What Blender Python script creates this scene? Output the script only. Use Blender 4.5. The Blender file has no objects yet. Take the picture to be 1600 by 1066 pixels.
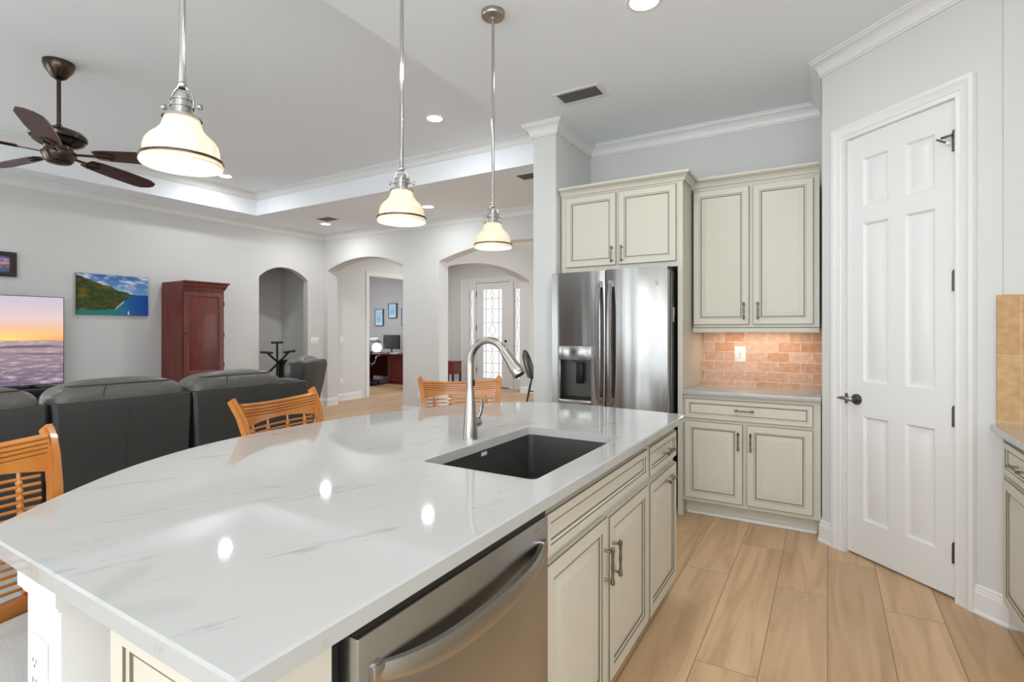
import bpy, bmesh, math, random
from math import sin, cos, pi, radians as rad, sqrt, atan2
from mathutils import Vector as V, Matrix as M
random.seed(7)
SC = bpy.context.scene
COL = SC.collection

# ------------------------------------------------------------------ camera, world, exposure
cam = bpy.data.cameras.new('camera'); camo = bpy.data.objects.new('camera', cam); COL.objects.link(camo)
cam.sensor_width = 36; cam.lens = 819 / 1600 * 36
cam.shift_y = -16 / 1600
cam.clip_start = 0.05
camo.location = (0, 0, 1.33); camo.rotation_euler = (pi / 2, 0, rad(31.05))
SC.camera = camo
SC.view_settings.view_transform = 'Standard'; SC.view_settings.look = 'None'
SC.view_settings.gamma = 1; SC.view_settings.use_curve_mapping = False
SC.view_settings.exposure = -0.25
w = bpy.data.worlds.new('daylight'); SC.world = w; w.use_nodes = True
w.node_tree.nodes['Background'].inputs[0].default_value = (0.88, 0.95, 1.0, 1)
w.node_tree.nodes['Background'].inputs[1].default_value = 6.5

def portal(loc, rot, sx, sy):
    l = bpy.data.lights.new('window_portal', 'AREA'); l.shape = 'RECTANGLE'; l.size = sx; l.size_y = sy
    l.cycles.is_portal = True
    o = bpy.data.objects.new('window_portal', l); COL.objects.link(o); o.location = loc; o.rotation_euler = rot
# portals for daylight through unseen openings, most of them added to light the rooms
portal((-3.05, -3.18, 1.2), (rad(90), 0, 0), 1.7, 2.4)
portal((-6.75, -3.18, 1.2), (rad(90), 0, 0), 1.3, 2.4)
portal((1.31, -1.0, 1.75), (rad(90), 0, rad(90)), 2.8, 1.3)
portal((-0.32, -3.18, 1.68), (rad(90), 0, 0), 3.1, 1.85)
portal((-7.72, -1.3, 1.2), (rad(90), 0, rad(-90)), 2.6, 2.4)
portal((-0.92, 8.3, 1.4), (rad(90), 0, rad(90)), 2.4, 2.2)
portal((-12.48, 8.6, 1.5), (rad(90), 0, rad(-90)), 1.2, 1.4)
CAN_POWER = 11
KITCHEN_CEIL = 3.03; TRAY = 3.35

# ------------------------------------------------------------------ material helpers
def lin(c):
    r = []
    for v in c:
        v = v / 255
        r.append(v / 12.92 if v <= 0.04045 else ((v + 0.055) / 1.055) ** 2.4)
    return tuple(r) + (1,)
MATS = {}
def mat(name, col, rough=0.5, metal=0.0, bump=None, emis=None, estr=0, coat=0, spec=None, trans=0, aniso=0):
    m = bpy.data.materials.new(name); m.use_nodes = True
    b = m.node_tree.nodes['Principled BSDF']
    b.inputs['Base Color'].default_value = lin(col)
    b.inputs['Roughness'].default_value = rough; b.inputs['Metallic'].default_value = metal
    if spec is not None: b.inputs['Specular IOR Level'].default_value = spec
    if emis: b.inputs['Emission Color'].default_value = lin(emis); b.inputs['Emission Strength'].default_value = estr
    if coat: b.inputs['Coat Weight'].default_value = coat; b.inputs['Coat Roughness'].default_value = 0.08
    if trans: b.inputs['Transmission Weight'].default_value = trans
    if aniso: b.inputs['Anisotropic'].default_value = aniso
    if bump:
        sc, st, dist = bump
        N = m.node_tree.nodes; L = m.node_tree.links
        tc = N.new('ShaderNodeTexCoord'); n = N.new('ShaderNodeTexNoise'); n.inputs['Scale'].default_value = sc
        n.inputs['Detail'].default_value = 3
        bp = N.new('ShaderNodeBump'); bp.inputs['Strength'].default_value = st; bp.inputs['Distance'].default_value = dist
        L.new(tc.outputs['Object'], n.inputs['Vector']); L.new(n.outputs['Fac'], bp.inputs['Height'])
        L.new(bp.outputs['Normal'], b.inputs['Normal'])
    MATS[name] = m
    return m
def nodes(m):
    return m.node_tree.nodes, m.node_tree.links, m.node_tree.nodes['Principled BSDF']
def ramp(N, stops):
    r = N.new('ShaderNodeValToRGB'); e = r.color_ramp.elements
    while len(e) < len(stops): e.new(0.5)
    for el, (p, c) in zip(e, stops): el.position = p; el.color = lin(c)
    return r
def coords(N, L, scale, rot=(0, 0, 0), loc=(0, 0, 0)):
    tc = N.new('ShaderNodeTexCoord'); mp = N.new('ShaderNodeMapping')
    mp.inputs['Scale'].default_value = scale; mp.inputs['Rotation'].default_value = rot; mp.inputs['Location'].default_value = loc
    L.new(tc.outputs['Object'], mp.inputs['Vector'])
    return mp.outputs['Vector']
def wood(name, c1, c2, scale, rough=0.35, coat=0.0, dist=1.5):
    m = mat(name, c1, rough, coat=coat); N, L, b = nodes(m)
    v = coords(N, L, scale); n = N.new('ShaderNodeTexNoise'); n.inputs['Scale'].default_value = 1.0
    n.inputs['Detail'].default_value = 5; n.inputs['Distortion'].default_value = dist
    r = ramp(N, [(0.3, c2), (0.7, c1)])
    L.new(v, n.inputs['Vector']); L.new(n.outputs['Fac'], r.inputs['Fac']); L.new(r.outputs['Color'], b.inputs['Base Color'])
    return m

m_wall = mat('wall_paint', (213, 213, 211), 0.7, bump=(160, 0.08, 0.002))
m_ceil = mat('ceiling_paint', (240, 244, 248), 0.8, bump=(60, 0.10, 0.003))
m_office = mat('office_wall_paint', (186, 184, 186), 0.7)
m_trim = mat('white_trim_paint', (228, 228, 227), 0.32)
m_plate = mat('white_plastic', (240, 240, 238), 0.3)
m_slot = mat('outlet_slot', (70, 70, 70), 0.5)
m_cab = mat('cream_cabinet_paint', (206, 202, 188), 0.38)
m_glaze = mat('dark_glaze', (112, 104, 86), 0.5)
m_gap = mat('dark_gap', (40, 37, 32), 0.7)
m_pewter = mat('pewter_pull', (128, 118, 102), 0.35, 1.0)
m_nickel = mat('brushed_nickel', (165, 160, 154), 0.28, 1.0, aniso=0.4)
m_chrome = mat('polished_nickel', (186, 185, 183), 0.12, 1.0)
m_bronze = mat('fan_bronze', (84, 73, 66), 0.25, 1.0)
m_blackmetal = mat('black_metal', (28, 28, 28), 0.4, 0.6)
m_black = mat('black_plastic', (22, 22, 23), 0.4)
m_dark = mat('dark_recess', (18, 18, 18), 0.8)
m_sink = mat('granite_composite', (58, 56, 53), 0.38, bump=(900, 0.25, 0.001))
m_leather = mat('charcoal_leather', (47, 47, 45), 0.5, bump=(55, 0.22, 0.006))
m_leather_lit = mat('lit_leather_cushion', (94, 92, 87), 0.36, bump=(11, 0.6, 0.022))  # same leather, lightened: light on the cushions is put into the colour
m_seam = mat('leather_seam', (38, 38, 37), 0.6)
m_fabric = mat('grey_seat_fabric', (196, 194, 190), 0.9, bump=(400, 0.6, 0.002))
m_carpet = mat('carpet', (200, 198, 193), 0.95, bump=(240, 1.0, 0.01))
m_shade = mat('opal_glass', (218, 203, 178), 0.25, emis=(255, 224, 182), estr=0.34)
m_bulb = mat('bulb_glow', (255, 255, 250), 0.4, emis=(255, 246, 228), estr=3.5)
m_can = mat('downlight_lens', (255, 255, 255), 0.4, emis=(255, 252, 246), estr=14)
m_vent = mat('vent_slats', (96, 95, 92), 0.5)
m_mono = mat('office_black', (30, 31, 33), 0.5)
m_paper = mat('paper', (235, 238, 240), 0.7)
m_bluepaper = mat('blue_paper', (70, 82, 150), 0.7)
m_matblue = mat('blue_mat', (44, 46, 66), 0.9)
m_lampglow = mat('lamp_glow', (255, 250, 240), 0.5, emis=(255, 250, 238), estr=1.6)
m_framedark = mat('dark_frame', (46, 36, 32), 0.4)
m_framegrey = mat('silver_frame', (92, 98, 108), 0.35, 0.3)
m_came = mat('lead_came', (160, 160, 160), 0.5, 0.2)
m_glass = mat('textured_door_glass', (138, 134, 130), 0.35, trans=1.0)
m_bent = mat('dark_bentwood', (44, 32, 34), 0.25, coat=0.4)
m_sticker = mat('sticker', (196, 196, 194), 0.4)
m_cherry = wood('cherry_wood', (122, 44, 27), (84, 28, 18), (14, 14, 1.6), 0.42, 0.08)
m_stool = wood('honey_wood', (188, 120, 50), (166, 98, 36), (9, 9, 3), 0.28, 0.4, 0.8)
m_blade = wood('walnut_blade', (74, 40, 30), (56, 30, 24), (4, 4, 4), 0.4)
m_deskwood = wood('desk_cherry', (120, 40, 28), (84, 26, 18), (10, 10, 1.4), 0.25, 0.4)

# stainless steel: fine vertical brushing plus slow waviness of the sheet
def steel(name, col, rough, wav, axis='z', spread=1.0):
    m = mat(name, col, rough, 1.0); N, L, b = nodes(m)
    sc = {'z': (160, 160, 1.2), 'h': (1.2, 160, 160)}[axis]
    v = coords(N, L, sc); n = N.new('ShaderNodeTexNoise'); n.inputs['Scale'].default_value = 1; L.new(v, n.inputs['Vector'])
    v2 = coords(N, L, {'z': (7, 7, 0.5), 'h': (0.5, 6, 6)}[axis]); n2 = N.new('ShaderNodeTexNoise'); n2.inputs['Scale'].default_value = 1; L.new(v2, n2.inputs['Vector'])
    n2.inputs['Detail'].default_value = 1
    b1 = N.new('ShaderNodeBump'); b1.inputs['Strength'].default_value = 0.05; b1.inputs['Distance'].default_value = 0.002
    b2 = N.new('ShaderNodeBump'); b2.inputs['Strength'].default_value = wav; b2.inputs['Distance'].default_value = 0.02
    L.new(n.outputs['Fac'], b1.inputs['Height']); L.new(n2.outputs['Fac'], b2.inputs['Height'])
    L.new(b2.outputs['Normal'], b1.inputs['Normal']); L.new(b1.outputs['Normal'], b.inputs['Normal'])
    return m
m_steel = steel('stainless_steel', (162, 161, 159), 0.2, 0.25)
N, L, b = nodes(m_steel); b.inputs['Anisotropic'].default_value = 0.8
tg = N.new('ShaderNodeTangent'); tg.direction_type = 'RADIAL'; tg.axis = 'Z'; L.new(tg.outputs[0], b.inputs['Tangent']); b.inputs['Anisotropic Rotation'].default_value = 0.25
m_steeldw = steel('stainless_dishwasher', (176, 175, 173), 0.27, 0.10, 'h')
m_steeldark = mat('stainless_side', (92, 91, 89), 0.4, 0.9)

# wood plank floor, planks running along Y, 0.2295 m wide
m_floor = mat('oak_planks', (200, 160, 120), 0.42); N, L, b = nodes(m_floor)
v = coords(N, L, (1, 1, 1), (0, 0, rad(90)), (0.35, 0.0, 0))
br = N.new('ShaderNodeTexBrick'); L.new(v, br.inputs['Vector'])
br.offset = 0.37; br.offset_frequency = 2
br.inputs['Color1'].default_value = (0, 0, 0, 1); br.inputs['Color2'].default_value = (1, 1, 1, 1)
br.inputs['Mortar'].default_value = (0.5, 0.5, 0.5, 1)
br.inputs['Scale'].default_value = 1; br.inputs['Mortar Size'].default_value = 0.0016; br.inputs['Mortar Smooth'].default_value = 0.1
br.inputs['Bias'].default_value = 0; br.inputs['Brick Width'].default_value = 1.35; br.inputs['Row Height'].default_value = 0.2295
v2 = coords(N, L, (11, 0.9, 1)); n1 = N.new('ShaderNodeTexNoise'); n1.inputs['Scale'].default_value = 1; n1.inputs['Detail'].default_value = 6
n1.inputs['Distortion'].default_value = 1.2; L.new(v2, n1.inputs['Vector'])
ad = N.new('ShaderNodeVectorMath'); ad.operation = 'ADD'
L.new(v2, ad.inputs[0]); L.new(br.outputs['Color'], ad.inputs[1])
sc3 = N.new('ShaderNodeVectorMath'); sc3.operation = 'SCALE'; sc3.inputs['Scale'].default_value = 9
L.new(br.outputs['Color'], sc3.inputs[0]); L.new(sc3.outputs[0], ad.inputs[1]); L.new(ad.outputs[0], n1.inputs['Vector'])
r1 = ramp(N, [(0.25, (172, 136, 100)), (0.5, (200, 165, 126)), (0.75, (212, 180, 142))])
L.new(n1.outputs['Fac'], r1.inputs['Fac'])
hv = N.new('ShaderNodeHueSaturation'); L.new(r1.outputs['Color'], hv.inputs['Color'])
mr = N.new('ShaderNodeMapRange'); mr.inputs['To Min'].default_value = 0.90; mr.inputs['To Max'].default_value = 1.08
L.new(br.outputs['Color'], mr.inputs['Value']); L.new(mr.outputs[0], hv.inputs['Value'])
mx = N.new('ShaderNodeMix'); mx.data_type = 'RGBA'; mx.inputs['B'].default_value = lin((120, 90, 62))
L.new(br.outputs['Fac'], mx.inputs['Factor']); L.new(hv.outputs['Color'], mx.inputs['A']); L.new(mx.outputs['Result'], b.inputs['Base Color'])

# white quartz with faint grey veins running mostly along X
m_quartz = mat('white_quartz', (222, 222, 220), 0.045); N, L, b = nodes(m_quartz)
v0 = coords(N, L, (1, 1, 1), (0, 0, rad(-66))); mp2 = N.new('ShaderNodeMapping'); mp2.inputs['Scale'].default_value = (0.9, 4.5, 3.0)
L.new(v0, mp2.inputs['Vector']); v = mp2.outputs['Vector']
n1 = N.new('ShaderNodeTexNoise'); n1.inputs['Scale'].default_value = 1.5; n1.inputs['Detail'].default_value = 7; n1.inputs['Roughness'].default_value = 0.62
n1.inputs['Distortion'].default_value = 0.4
L.new(v, n1.inputs['Vector'])
r1 = ramp(N, [(0.486, (176, 176, 173)), (0.499, (140, 140, 138)), (0.501, (142, 142, 140)), (0.512, (176, 176, 173))]); L.new(n1.outputs['Fac'], r1.inputs['Fac'])
n2 = N.new('ShaderNodeTexNoise'); n2.inputs['Scale'].default_value = 2.2; n2.inputs['Detail'].default_value = 3; L.new(v, n2.inputs['Vector'])
r2 = ramp(N, [(0.50, (255, 255, 255)), (0.72, (40, 40, 40))]); L.new(n2.outputs['Fac'], r2.inputs['Fac'])
mx = N.new('ShaderNodeMix'); mx.data_type = 'RGBA'; L.new(r2.outputs['Color'], mx.inputs['Factor'])
L.new(r1.outputs['Color'], mx.inputs['A']); mx.inputs['B'].default_value = lin((176, 176, 173)); L.new(mx.outputs['Result'], b.inputs['Base Color'])

# tumbled travertine subway tile
def tilemat(name, c1, c2, mort, bw, rh, vec, off=0.5):
    m = mat(name, c1, 0.55); N, L, b = nodes(m)
    tc = N.new('ShaderNodeTexCoord'); sp = N.new('ShaderNodeSeparateXYZ'); cb = N.new('ShaderNodeCombineXYZ')
    L.new(tc.outputs['Object'], sp.inputs[0]); L.new(sp.outputs['X'], cb.inputs['X']); L.new(sp.outputs['Z'], cb.inputs['Y'])
    mp = N.new('ShaderNodeMapping'); mp.inputs['Location'].default_value = vec; L.new(cb.outputs[0], mp.inputs['Vector'])
    br = N.new('ShaderNodeTexBrick'); L.new(mp.outputs[0], br.inputs['Vector']); br.offset = off
    br.inputs['Color1'].default_value = lin(c1); br.inputs['Color2'].default_value = lin(c2); br.inputs['Mortar'].default_value = lin(mort)
    br.inputs['Scale'].default_value = 1; br.inputs['Brick Width'].default_value = bw; br.inputs['Row Height'].default_value = rh
    br.inputs['Mortar Size'].default_value = 0.0035; br.inputs['Mortar Smooth'].default_value = 0.4; br.inputs['Bias'].default_value = 0
    n = N.new('ShaderNodeTexNoise'); n.inputs['Scale'].default_value = 28; n.inputs['Detail'].default_value = 5; L.new(cb.outputs[0], n.inputs['Vector'])
    r = ramp(N, [(0.3, (222, 214, 208)), (0.65, (255, 255, 255))]); L.new(n.outputs['Fac'], r.inputs['Fac'])
    mx = N.new('ShaderNodeMix'); mx.data_type = 'RGBA'; mx.blend_type = 'MULTIPLY'; mx.inputs['Factor'].default_value = 0.75
    L.new(br.outputs['Color'], mx.inputs['A']); L.new(r.outputs['Color'], mx.inputs['B']); L.new(mx.outputs['Result'], b.inputs['Base Color'])
    bp = N.new('ShaderNodeBump'); bp.inputs['Strength'].default_value = 0.5; bp.inputs['Distance'].default_value = 0.004; bp.invert = True
    L.new(br.outputs['Fac'], bp.inputs['Height']); L.new(bp.outputs['Normal'], b.inputs['Normal'])
    return m
m_tile = tilemat('travertine_brick_tile', (206, 158, 124), (228, 196, 178), (234, 214, 196), 0.155, 0.0775, (0.02, 0.0, 0))
m_tile2 = tilemat('travertine_field_tile', (208, 172, 124), (200, 160, 112), (216, 188, 146), 0.30, 0.30, (-0.735, -0.02, 0), 0)

def attrmat(name, rough, estr=0):
    m = mat(name, (255, 255, 255), rough); N, L, b = nodes(m)
    a = N.new('ShaderNodeVertexColor'); a.layer_name = 'Col'
    L.new(a.outputs['Color'], b.inputs['Base Color'])
    if estr:
        b.inputs['Base Color'].default_value = (0.02, 0.02, 0.02, 1)
        for l in list(b.inputs['Base Color'].links): L.remove(l)
        L.new(a.outputs['Color'], b.inputs['Emission Color']); b.inputs['Emission Strength'].default_value = estr
    return m
m_picture = attrmat('printed_picture', 0.35)
m_canvas = attrmat('glossy_print', 0.12)
m_screen = attrmat('lit_screen', 0.2, 1.35)

# ------------------------------------------------------------------ mesh helpers
class B:
    def __init__(s):
        s.bm = bmesh.new(); s.mi = 0; s.mats = []; s.X = M.Identity(4)
    def m(s, mt):
        if mt not in s.mats: s.mats.append(mt)
        s.mi = s.mats.index(mt); return s
    def f(s, vs):
        try:
            fa = s.bm.faces.new(vs); fa.material_index = s.mi; return fa
        except ValueError: return None
    def v(s, p): return s.bm.verts.new(s.X @ V(p))
    def box(s, x0, x1, y0, y1, z0, z1, bev=0, seg=2):
        if x0 > x1: x0, x1 = x1, x0
        if y0 > y1: y0, y1 = y1, y0
        if z0 > z1: z0, z1 = z1, z0
        vs = [s.v(p) for p in ((x0, y0, z0), (x1, y0, z0), (x1, y1, z0), (x0, y1, z0), (x0, y0, z1), (x1, y0, z1), (x1, y1, z1), (x0, y1, z1))]
        fs = [s.f([vs[i] for i in q]) for q in ((3, 2, 1, 0), (4, 5, 6, 7), (0, 1, 5, 4), (1, 2, 6, 5), (2, 3, 7, 6), (3, 0, 4, 7))]
        if bev:
            es = list({e for f in fs for e in f.edges})
            r = bmesh.ops.bevel(s.bm, geom=es, offset=bev, segments=seg, affect='EDGES', profile=0.5, clamp_overlap=True)
            for f in r['faces']: f.material_index = s.mi
        return s
    def lathe(s, prof, seg=24, at=(0, 0, 0), axis='z', cap=True):
        R = {'z': M.Identity(4), 'x': M.Rotation(pi / 2, 4, 'Y'), 'y': M.Rotation(-pi / 2, 4, 'X'), '-z': M.Rotation(pi, 4, 'X'), '-y': M.Rotation(pi / 2, 4, 'X')}[axis] if isinstance(axis, str) else axis
        T = M.Translation(at) @ R
        rings = [[s.v(T @ V((r * cos(2 * pi * i / seg), r * sin(2 * pi * i / seg), z))) for i in range(seg)] for r, z in prof]
        for a, c in zip(rings, rings[1:]):
            for i in range(seg): s.f((a[i], a[(i + 1) % seg], c[(i + 1) % seg], c[i]))
        if cap: s.f(rings[0][::-1]); s.f(rings[-1])
        return s
    def tube(s, pts, r, seg=10, cap=True, up=(0, 0, 1), flat=1.0):
        pts = [V(p) for p in pts]; n = len(pts)
        rs = r if isinstance(r, (list, tuple)) else [r] * n
        rings = []; nrm = None
        for i in range(n):
            t = (pts[min(i + 1, n - 1)] - pts[max(i - 1, 0)]).normalized()
            if nrm is None:
                a = V(up) if abs(t.dot(V(up))) < 0.95 else V((1, 0, 0))
                nrm = (a - t * a.dot(t)).normalized()
            else: nrm = (nrm - t * nrm.dot(t)).normalized()
            bi = t.cross(nrm)
            rings.append([s.v(pts[i] + (nrm * cos(2 * pi * k / seg) + bi * sin(2 * pi * k / seg) * flat) * rs[i]) for k in range(seg)])
        for a, c in zip(rings, rings[1:]):
            for i in range(seg): s.f((a[i], a[(i + 1) % seg], c[(i + 1) % seg], c[i]))
        if cap: s.f(rings[0][::-1]); s.f(rings[-1])
        return s
    def prism(s, poly, t0, t1, plane='xy', tri=True):
        mp = {'xy': lambda a, c, t: (a, c, t), 'xz': lambda a, c, t: (a, t, c), 'yz': lambda a, c, t: (t, a, c)}[plane]
        A = [s.v(mp(a, c, t0)) for a, c in poly]; C = [s.v(mp(a, c, t1)) for a, c in poly]
        n = len(poly); fs = [s.f(A[::-1]), s.f(C)]
        for i in range(n): s.f((A[i], A[(i + 1) % n], C[(i + 1) % n], C[i]))
        for f in fs: f and f.normal_update()
        if tri: bmesh.ops.triangulate(s.bm, faces=[f for f in fs if f], ngon_method='EAR_CLIP')
        return s
    def rings(s, x0, x1, z0, z1, prof, y=0.0, mcenter=None, sgn=-1):
        """nested rectangles in the xz plane; prof = (inset, height towards the front (-y), material of the strip that ends here)"""
        prev = None
        for k, (ins, h, mt) in enumerate(prof):
            yy = y + sgn * h
            q = [s.v(p) for p in ((x0 + ins, yy, z0 + ins), (x1 - ins, yy, z0 + ins), (x1 - ins, yy, z1 - ins), (x0 + ins, yy, z1 - ins))]
            if prev:
                if mt: s.m(mt)
                for i in range(4): s.f((prev[i], prev[(i + 1) % 4], q[(i + 1) % 4], q[i]))
            prev = q
        if mcenter: s.m(mcenter)
        s.f(prev)
        return s
    def sweep(s, path, prof, closed=False):
        """prof = (d, z) with d measured to the left of the path direction"""
        n = len(path); rings = []
        P = [V((p[0], p[1])) for p in path]
        for i in range(n):
            if closed: a, c = P[(i - 1) % n], P[(i + 1) % n]
            else: a, c = (P[i - 1] if i else None), (P[i + 1] if i < n - 1 else None)
            d1 = (P[i] - a).normalized() if a is not None else None
            d2 = (c - P[i]).normalized() if c is not None else None
            n1 = V((-d1.y, d1.x)) if d1 is not None else None; n2 = V((-d2.y, d2.x)) if d2 is not None else None
            if n1 is None: mt = n2
            elif n2 is None: mt = n1
            else:
                h = (n1 + n2).normalized(); mt = h / max(0.2, h.dot(n1))
            rings.append([s.v((P[i].x + mt.x * d, P[i].y + mt.y * d, z)) for d, z in prof])
        rng = range(n if closed else n - 1)
        k = len(prof)
        for i in rng:
            a, c = rings[i], rings[(i + 1) % n]
            for j in range(k): s.f((a[j], a[(j + 1) % k], c[(j + 1) % k], c[j]))
        if not closed: s.f(rings[0]); s.f(rings[-1][::-1])
        return s
    def sphere(s, c, rx, ry=None, rz=None, seg=16, rn=10):
        ry = ry or rx; rz = rz or rx
        T = M.Translation(c) @ M.Diagonal((rx, ry, rz, 1))
        r = bmesh.ops.create_uvsphere(s.bm, u_segments=seg, v_segments=rn, radius=1, matrix=s.X @ T)
        for f in {f for v in r['verts'] for f in v.link_faces}: f.material_index = s.mi
        return s
    def puff(s, x0, x1, y0, y1, z0, z1, ex=2.6, seg=28, rn=18, ez=2.6):
        """superellipsoid cushion"""
        c = V(((x0 + x1) / 2, (y0 + y1) / 2, (z0 + z1) / 2)); h = V(((x1 - x0) / 2, (y1 - y0) / 2, (z1 - z0) / 2))
        pw = lambda a, e: math.copysign(abs(a) ** (2 / e), a)
        rings = []
        for i in range(1, rn):
            ph = -pi / 2 + pi * i / rn
            rings.append([s.v(c + V((h.x * pw(cos(ph), ez) * pw(cos(2 * pi * k / seg), ex), h.y * pw(cos(ph), ez) * pw(sin(2 * pi * k / seg), ex), h.z * pw(sin(ph), ez)))) for k in range(seg)])
        for a, d in zip(rings, rings[1:]):
            for i in range(seg): s.f((a[i], a[(i + 1) % seg], d[(i + 1) % seg], d[i]))
        s.f(rings[0][::-1]); s.f(rings[-1])
        return s
    def make(s, name, parent=None, smooth=35, recalc=True):
        if recalc: bmesh.ops.recalc_face_normals(s.bm, faces=s.bm.faces[:])
        me = bpy.data.meshes.new(name); s.bm.to_mesh(me); s.bm.free()
        for mt in s.mats: me.materials.append(mt)
        if smooth:
            for p in me.polygons: p.use_smooth = True
            me.set_sharp_from_angle(angle=rad(smooth))
        o = bpy.data.objects.new(name, me); COL.objects.link(o)
        if parent: o.parent = parent
        return o

def thing(name, label, cat, loc=(0, 0, 0), rz=0, group=None):
    o = bpy.data.objects.new(name, None); COL.objects.link(o); o.empty_display_size = 0.1
    o.location = loc; o.rotation_euler = (0, 0, rz); o['label'] = label; o['category'] = cat
    if group: o['group'] = group
    return o
def tag(o, label, cat, group=None, kind=None):
    o['label'] = label; o['category'] = cat
    if group: o['group'] = group
    if kind: o['kind'] = kind
    return o
def struct(o, label=None):
    o['kind'] = 'structure'
    o['category'] = o.name.split('_')[0].split('.')[0]
    o['label'] = label
    return o
def copy_tree(o, loc, rz, label, parent=None):
    r = o.copy(); COL.objects.link(r); r.location = loc; r.rotation_euler = (0, 0, rz); r['label'] = label
    for ch in list(o.children):
        c = ch.copy(); COL.objects.link(c); c.parent = r
        for g in list(ch.children):
            d = g.copy(); COL.objects.link(d); d.parent = c
    return r
def picture(name, parent, mt, nx, nz, fn, x0, x1, z0, z1, y):
    """flat print in the local xz plane facing -y; fn(u, v) gives an sRGB colour"""
    vs = []; me = bpy.data.meshes.new(name)
    pts = [(x0 + (x1 - x0) * i / nx, y, z0 + (z1 - z0) * j / nz) for j in range(nz + 1) for i in range(nx + 1)]
    fs = [(j * (nx + 1) + i, j * (nx + 1) + i + 1, (j + 1) * (nx + 1) + i + 1, (j + 1) * (nx + 1) + i) for j in range(nz) for i in range(nx)]
    me.from_pydata(pts, [], fs); me.materials.append(mt)
    ca = me.color_attributes.new('Col', 'FLOAT_COLOR', 'POINT')
    k = 0
    for j in range(nz + 1):
        for i in range(nx + 1):
            ca.data[k].color = lin([max(0, min(255, c)) for c in fn(i / nx, j / nz)]); k += 1
    o = bpy.data.objects.new(name, me); COL.objects.link(o); o.parent = parent
    return o
from mathutils import noise as MN
def nz(x, y, s=0): return MN.noise(V((x, y, s)))
def fbm(x, y, s=0): return MN.fractal(V((x, y, s)), 1.0, 2.0, 5)
def mixc(a, c, t):
    t = max(0, min(1, t)); return tuple(p + (q - p) * t for p, q in zip(a, c))

# ------------------------------------------------------------------ the setting
WY = 4.55        # kitchen back wall
FY = 6.28        # far wall with the arches
LX = -7.70       # living room left wall
def arc(a0, a1, spring, apex, n=20):
    h = (a1 - a0) / 2; s_ = apex - spring; R_ = (h * h + s_ * s_) / (2 * s_); cx = (a0 + a1) / 2; cz = apex - R_
    t = math.asin(h / R_)
    return [(cx + R_ * sin(-t + 2 * t * i / n), cz + R_ * cos(-t + 2 * t * i / n)) for i in range(n + 1)]
def wall_poly(a0, a1, z1, openings):
    p = [(a0, 0)]
    for o0, o1, sp, ap in openings:
        p += [(o0, 0)] + (arc(o0, o1, sp, ap) if ap else [(o0, sp), (o1, sp)]) + [(o1, 0)]
    return p + [(a1, 0), (a1, z1), (a0, z1)]

b = B().m(m_floor); b.box(-13, 1.6, -3.4, 11, -0.1, 0.0); struct(b.make('floor', smooth=0), 'light oak plank floor')
b = B().m(m_carpet); b.box(-7.69, -2.35, -3.15, 4.3, 0.0, 0.012); b.box(-2.35, -1.62, -3.15, 0.75, 0.0, 0.012)
o = b.make('floor_carpet', smooth=0); struct(o, 'pale grey living room carpet')

C = KITCHEN_CEIL
b = B().m(m_ceil)
b.box(-2.22, 1.6, -3.4, 4.68, C, C + 0.5)                  # kitchen
b.box(-7.9, 1.6, 4.68, 6.5, C, C + 0.5)                    # far ring
b.box(-7.9, -7.22, -3.4, 4.68, C, C + 0.5)                 # left ring
b.box(-7.22, -2.22, -3.4, -2.4, C, C + 0.5)                # near ring
b.box(-7.22, -2.22, -2.4, 4.68, TRAY, TRAY + 0.18)         # raised tray
b.box(-13, 1.6, 6.5, 11, C, C + 0.3); b.box(-8.9, -7.9, 4.4, 6.5, C, C + 0.3)
struct(b.make('ceiling', smooth=0), 'white ceiling with raised tray')

# left wall with the arched niche, far wall with two arches
b = B().m(m_wall); b.prism(wall_poly(-3.4, FY, C + 0.02, [(-2.6, 0.0, 2.4, None), (5.035, 5.945, 2.19, 2.378)]), LX - 0.12, LX, 'yz'); struct(b.make('wall_left', smooth=20), 'left living room wall with an arched niche')  # the out-of-view square opening is added to let in daylight
b = B().m(m_wall); b.box(-8.77, -8.65, 4.7, 6.2, 0, C); b.box(-8.65, LX - 0.12, 6.107, 6.2, 0, C); b.box(-8.65, LX - 0.12, 4.7, 4.8, 0, C)
struct(b.make('wall_niche', smooth=0), 'inside walls of the arched niche')
b = B().m(m_wall); b.prism(wall_poly(LX - 0.12, -1.0, C + 0.02, [(-7.60, -5.815, 2.398, 2.575), (-5.081, -2.5, 2.395, 2.60)]), FY, FY + 0.22, 'xz'); struct(b.make('wall_far', smooth=20), 'far wall with two arched openings')
# hall: left wall with arched recess and the office doorway
b = B().m(m_wall); b.prism(wall_poly(FY + 0.22, 10.25, C, [(7.6, 8.75, 2.45, None)]), -8.07, -7.955, 'yz')
b.prism(wall_poly(FY + 0.22, 10.25, C, [(7.38, 8.97, 2.60, 2.80)]), -7.955, -7.93, 'yz'); struct(b.make('wall_hall', smooth=20), 'hall wall with arched recess round the office doorway')
b = B().m(m_wall); b.prism(wall_poly(FY + 0.22, 10.25, C, [(6.93, 9.74, 2.40, 2.58)]), -5.65, -5.43, 'yz'); struct(b.make('wall_foyer', smooth=20), 'arched wall between foyer and dining room')
b = B().m(m_wall); b.prism([(-8.07, 0), (-7.53, 0), (-7.53, 2.51), (-5.9, 2.51), (-5.9, 0), (-1.0, 0), (-1.0, C), (-8.07, C)], 10.25, 10.42, 'xz'); struct(b.make('wall_entry', smooth=0), 'entry wall around the front door')
b = B().m(m_wall); b.prism([(6.5, 0), (10.25, 0), (10.25, C), (6.5, C), (6.5, 2.5), (7.1, 2.5), (9.5, 2.5), (9.5, 0.3), (7.1, 0.3), (7.1, 2.5), (6.5, 2.5)], -1.0, -0.88, 'yz')  # unseen window opening, added to light the dining room
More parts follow.
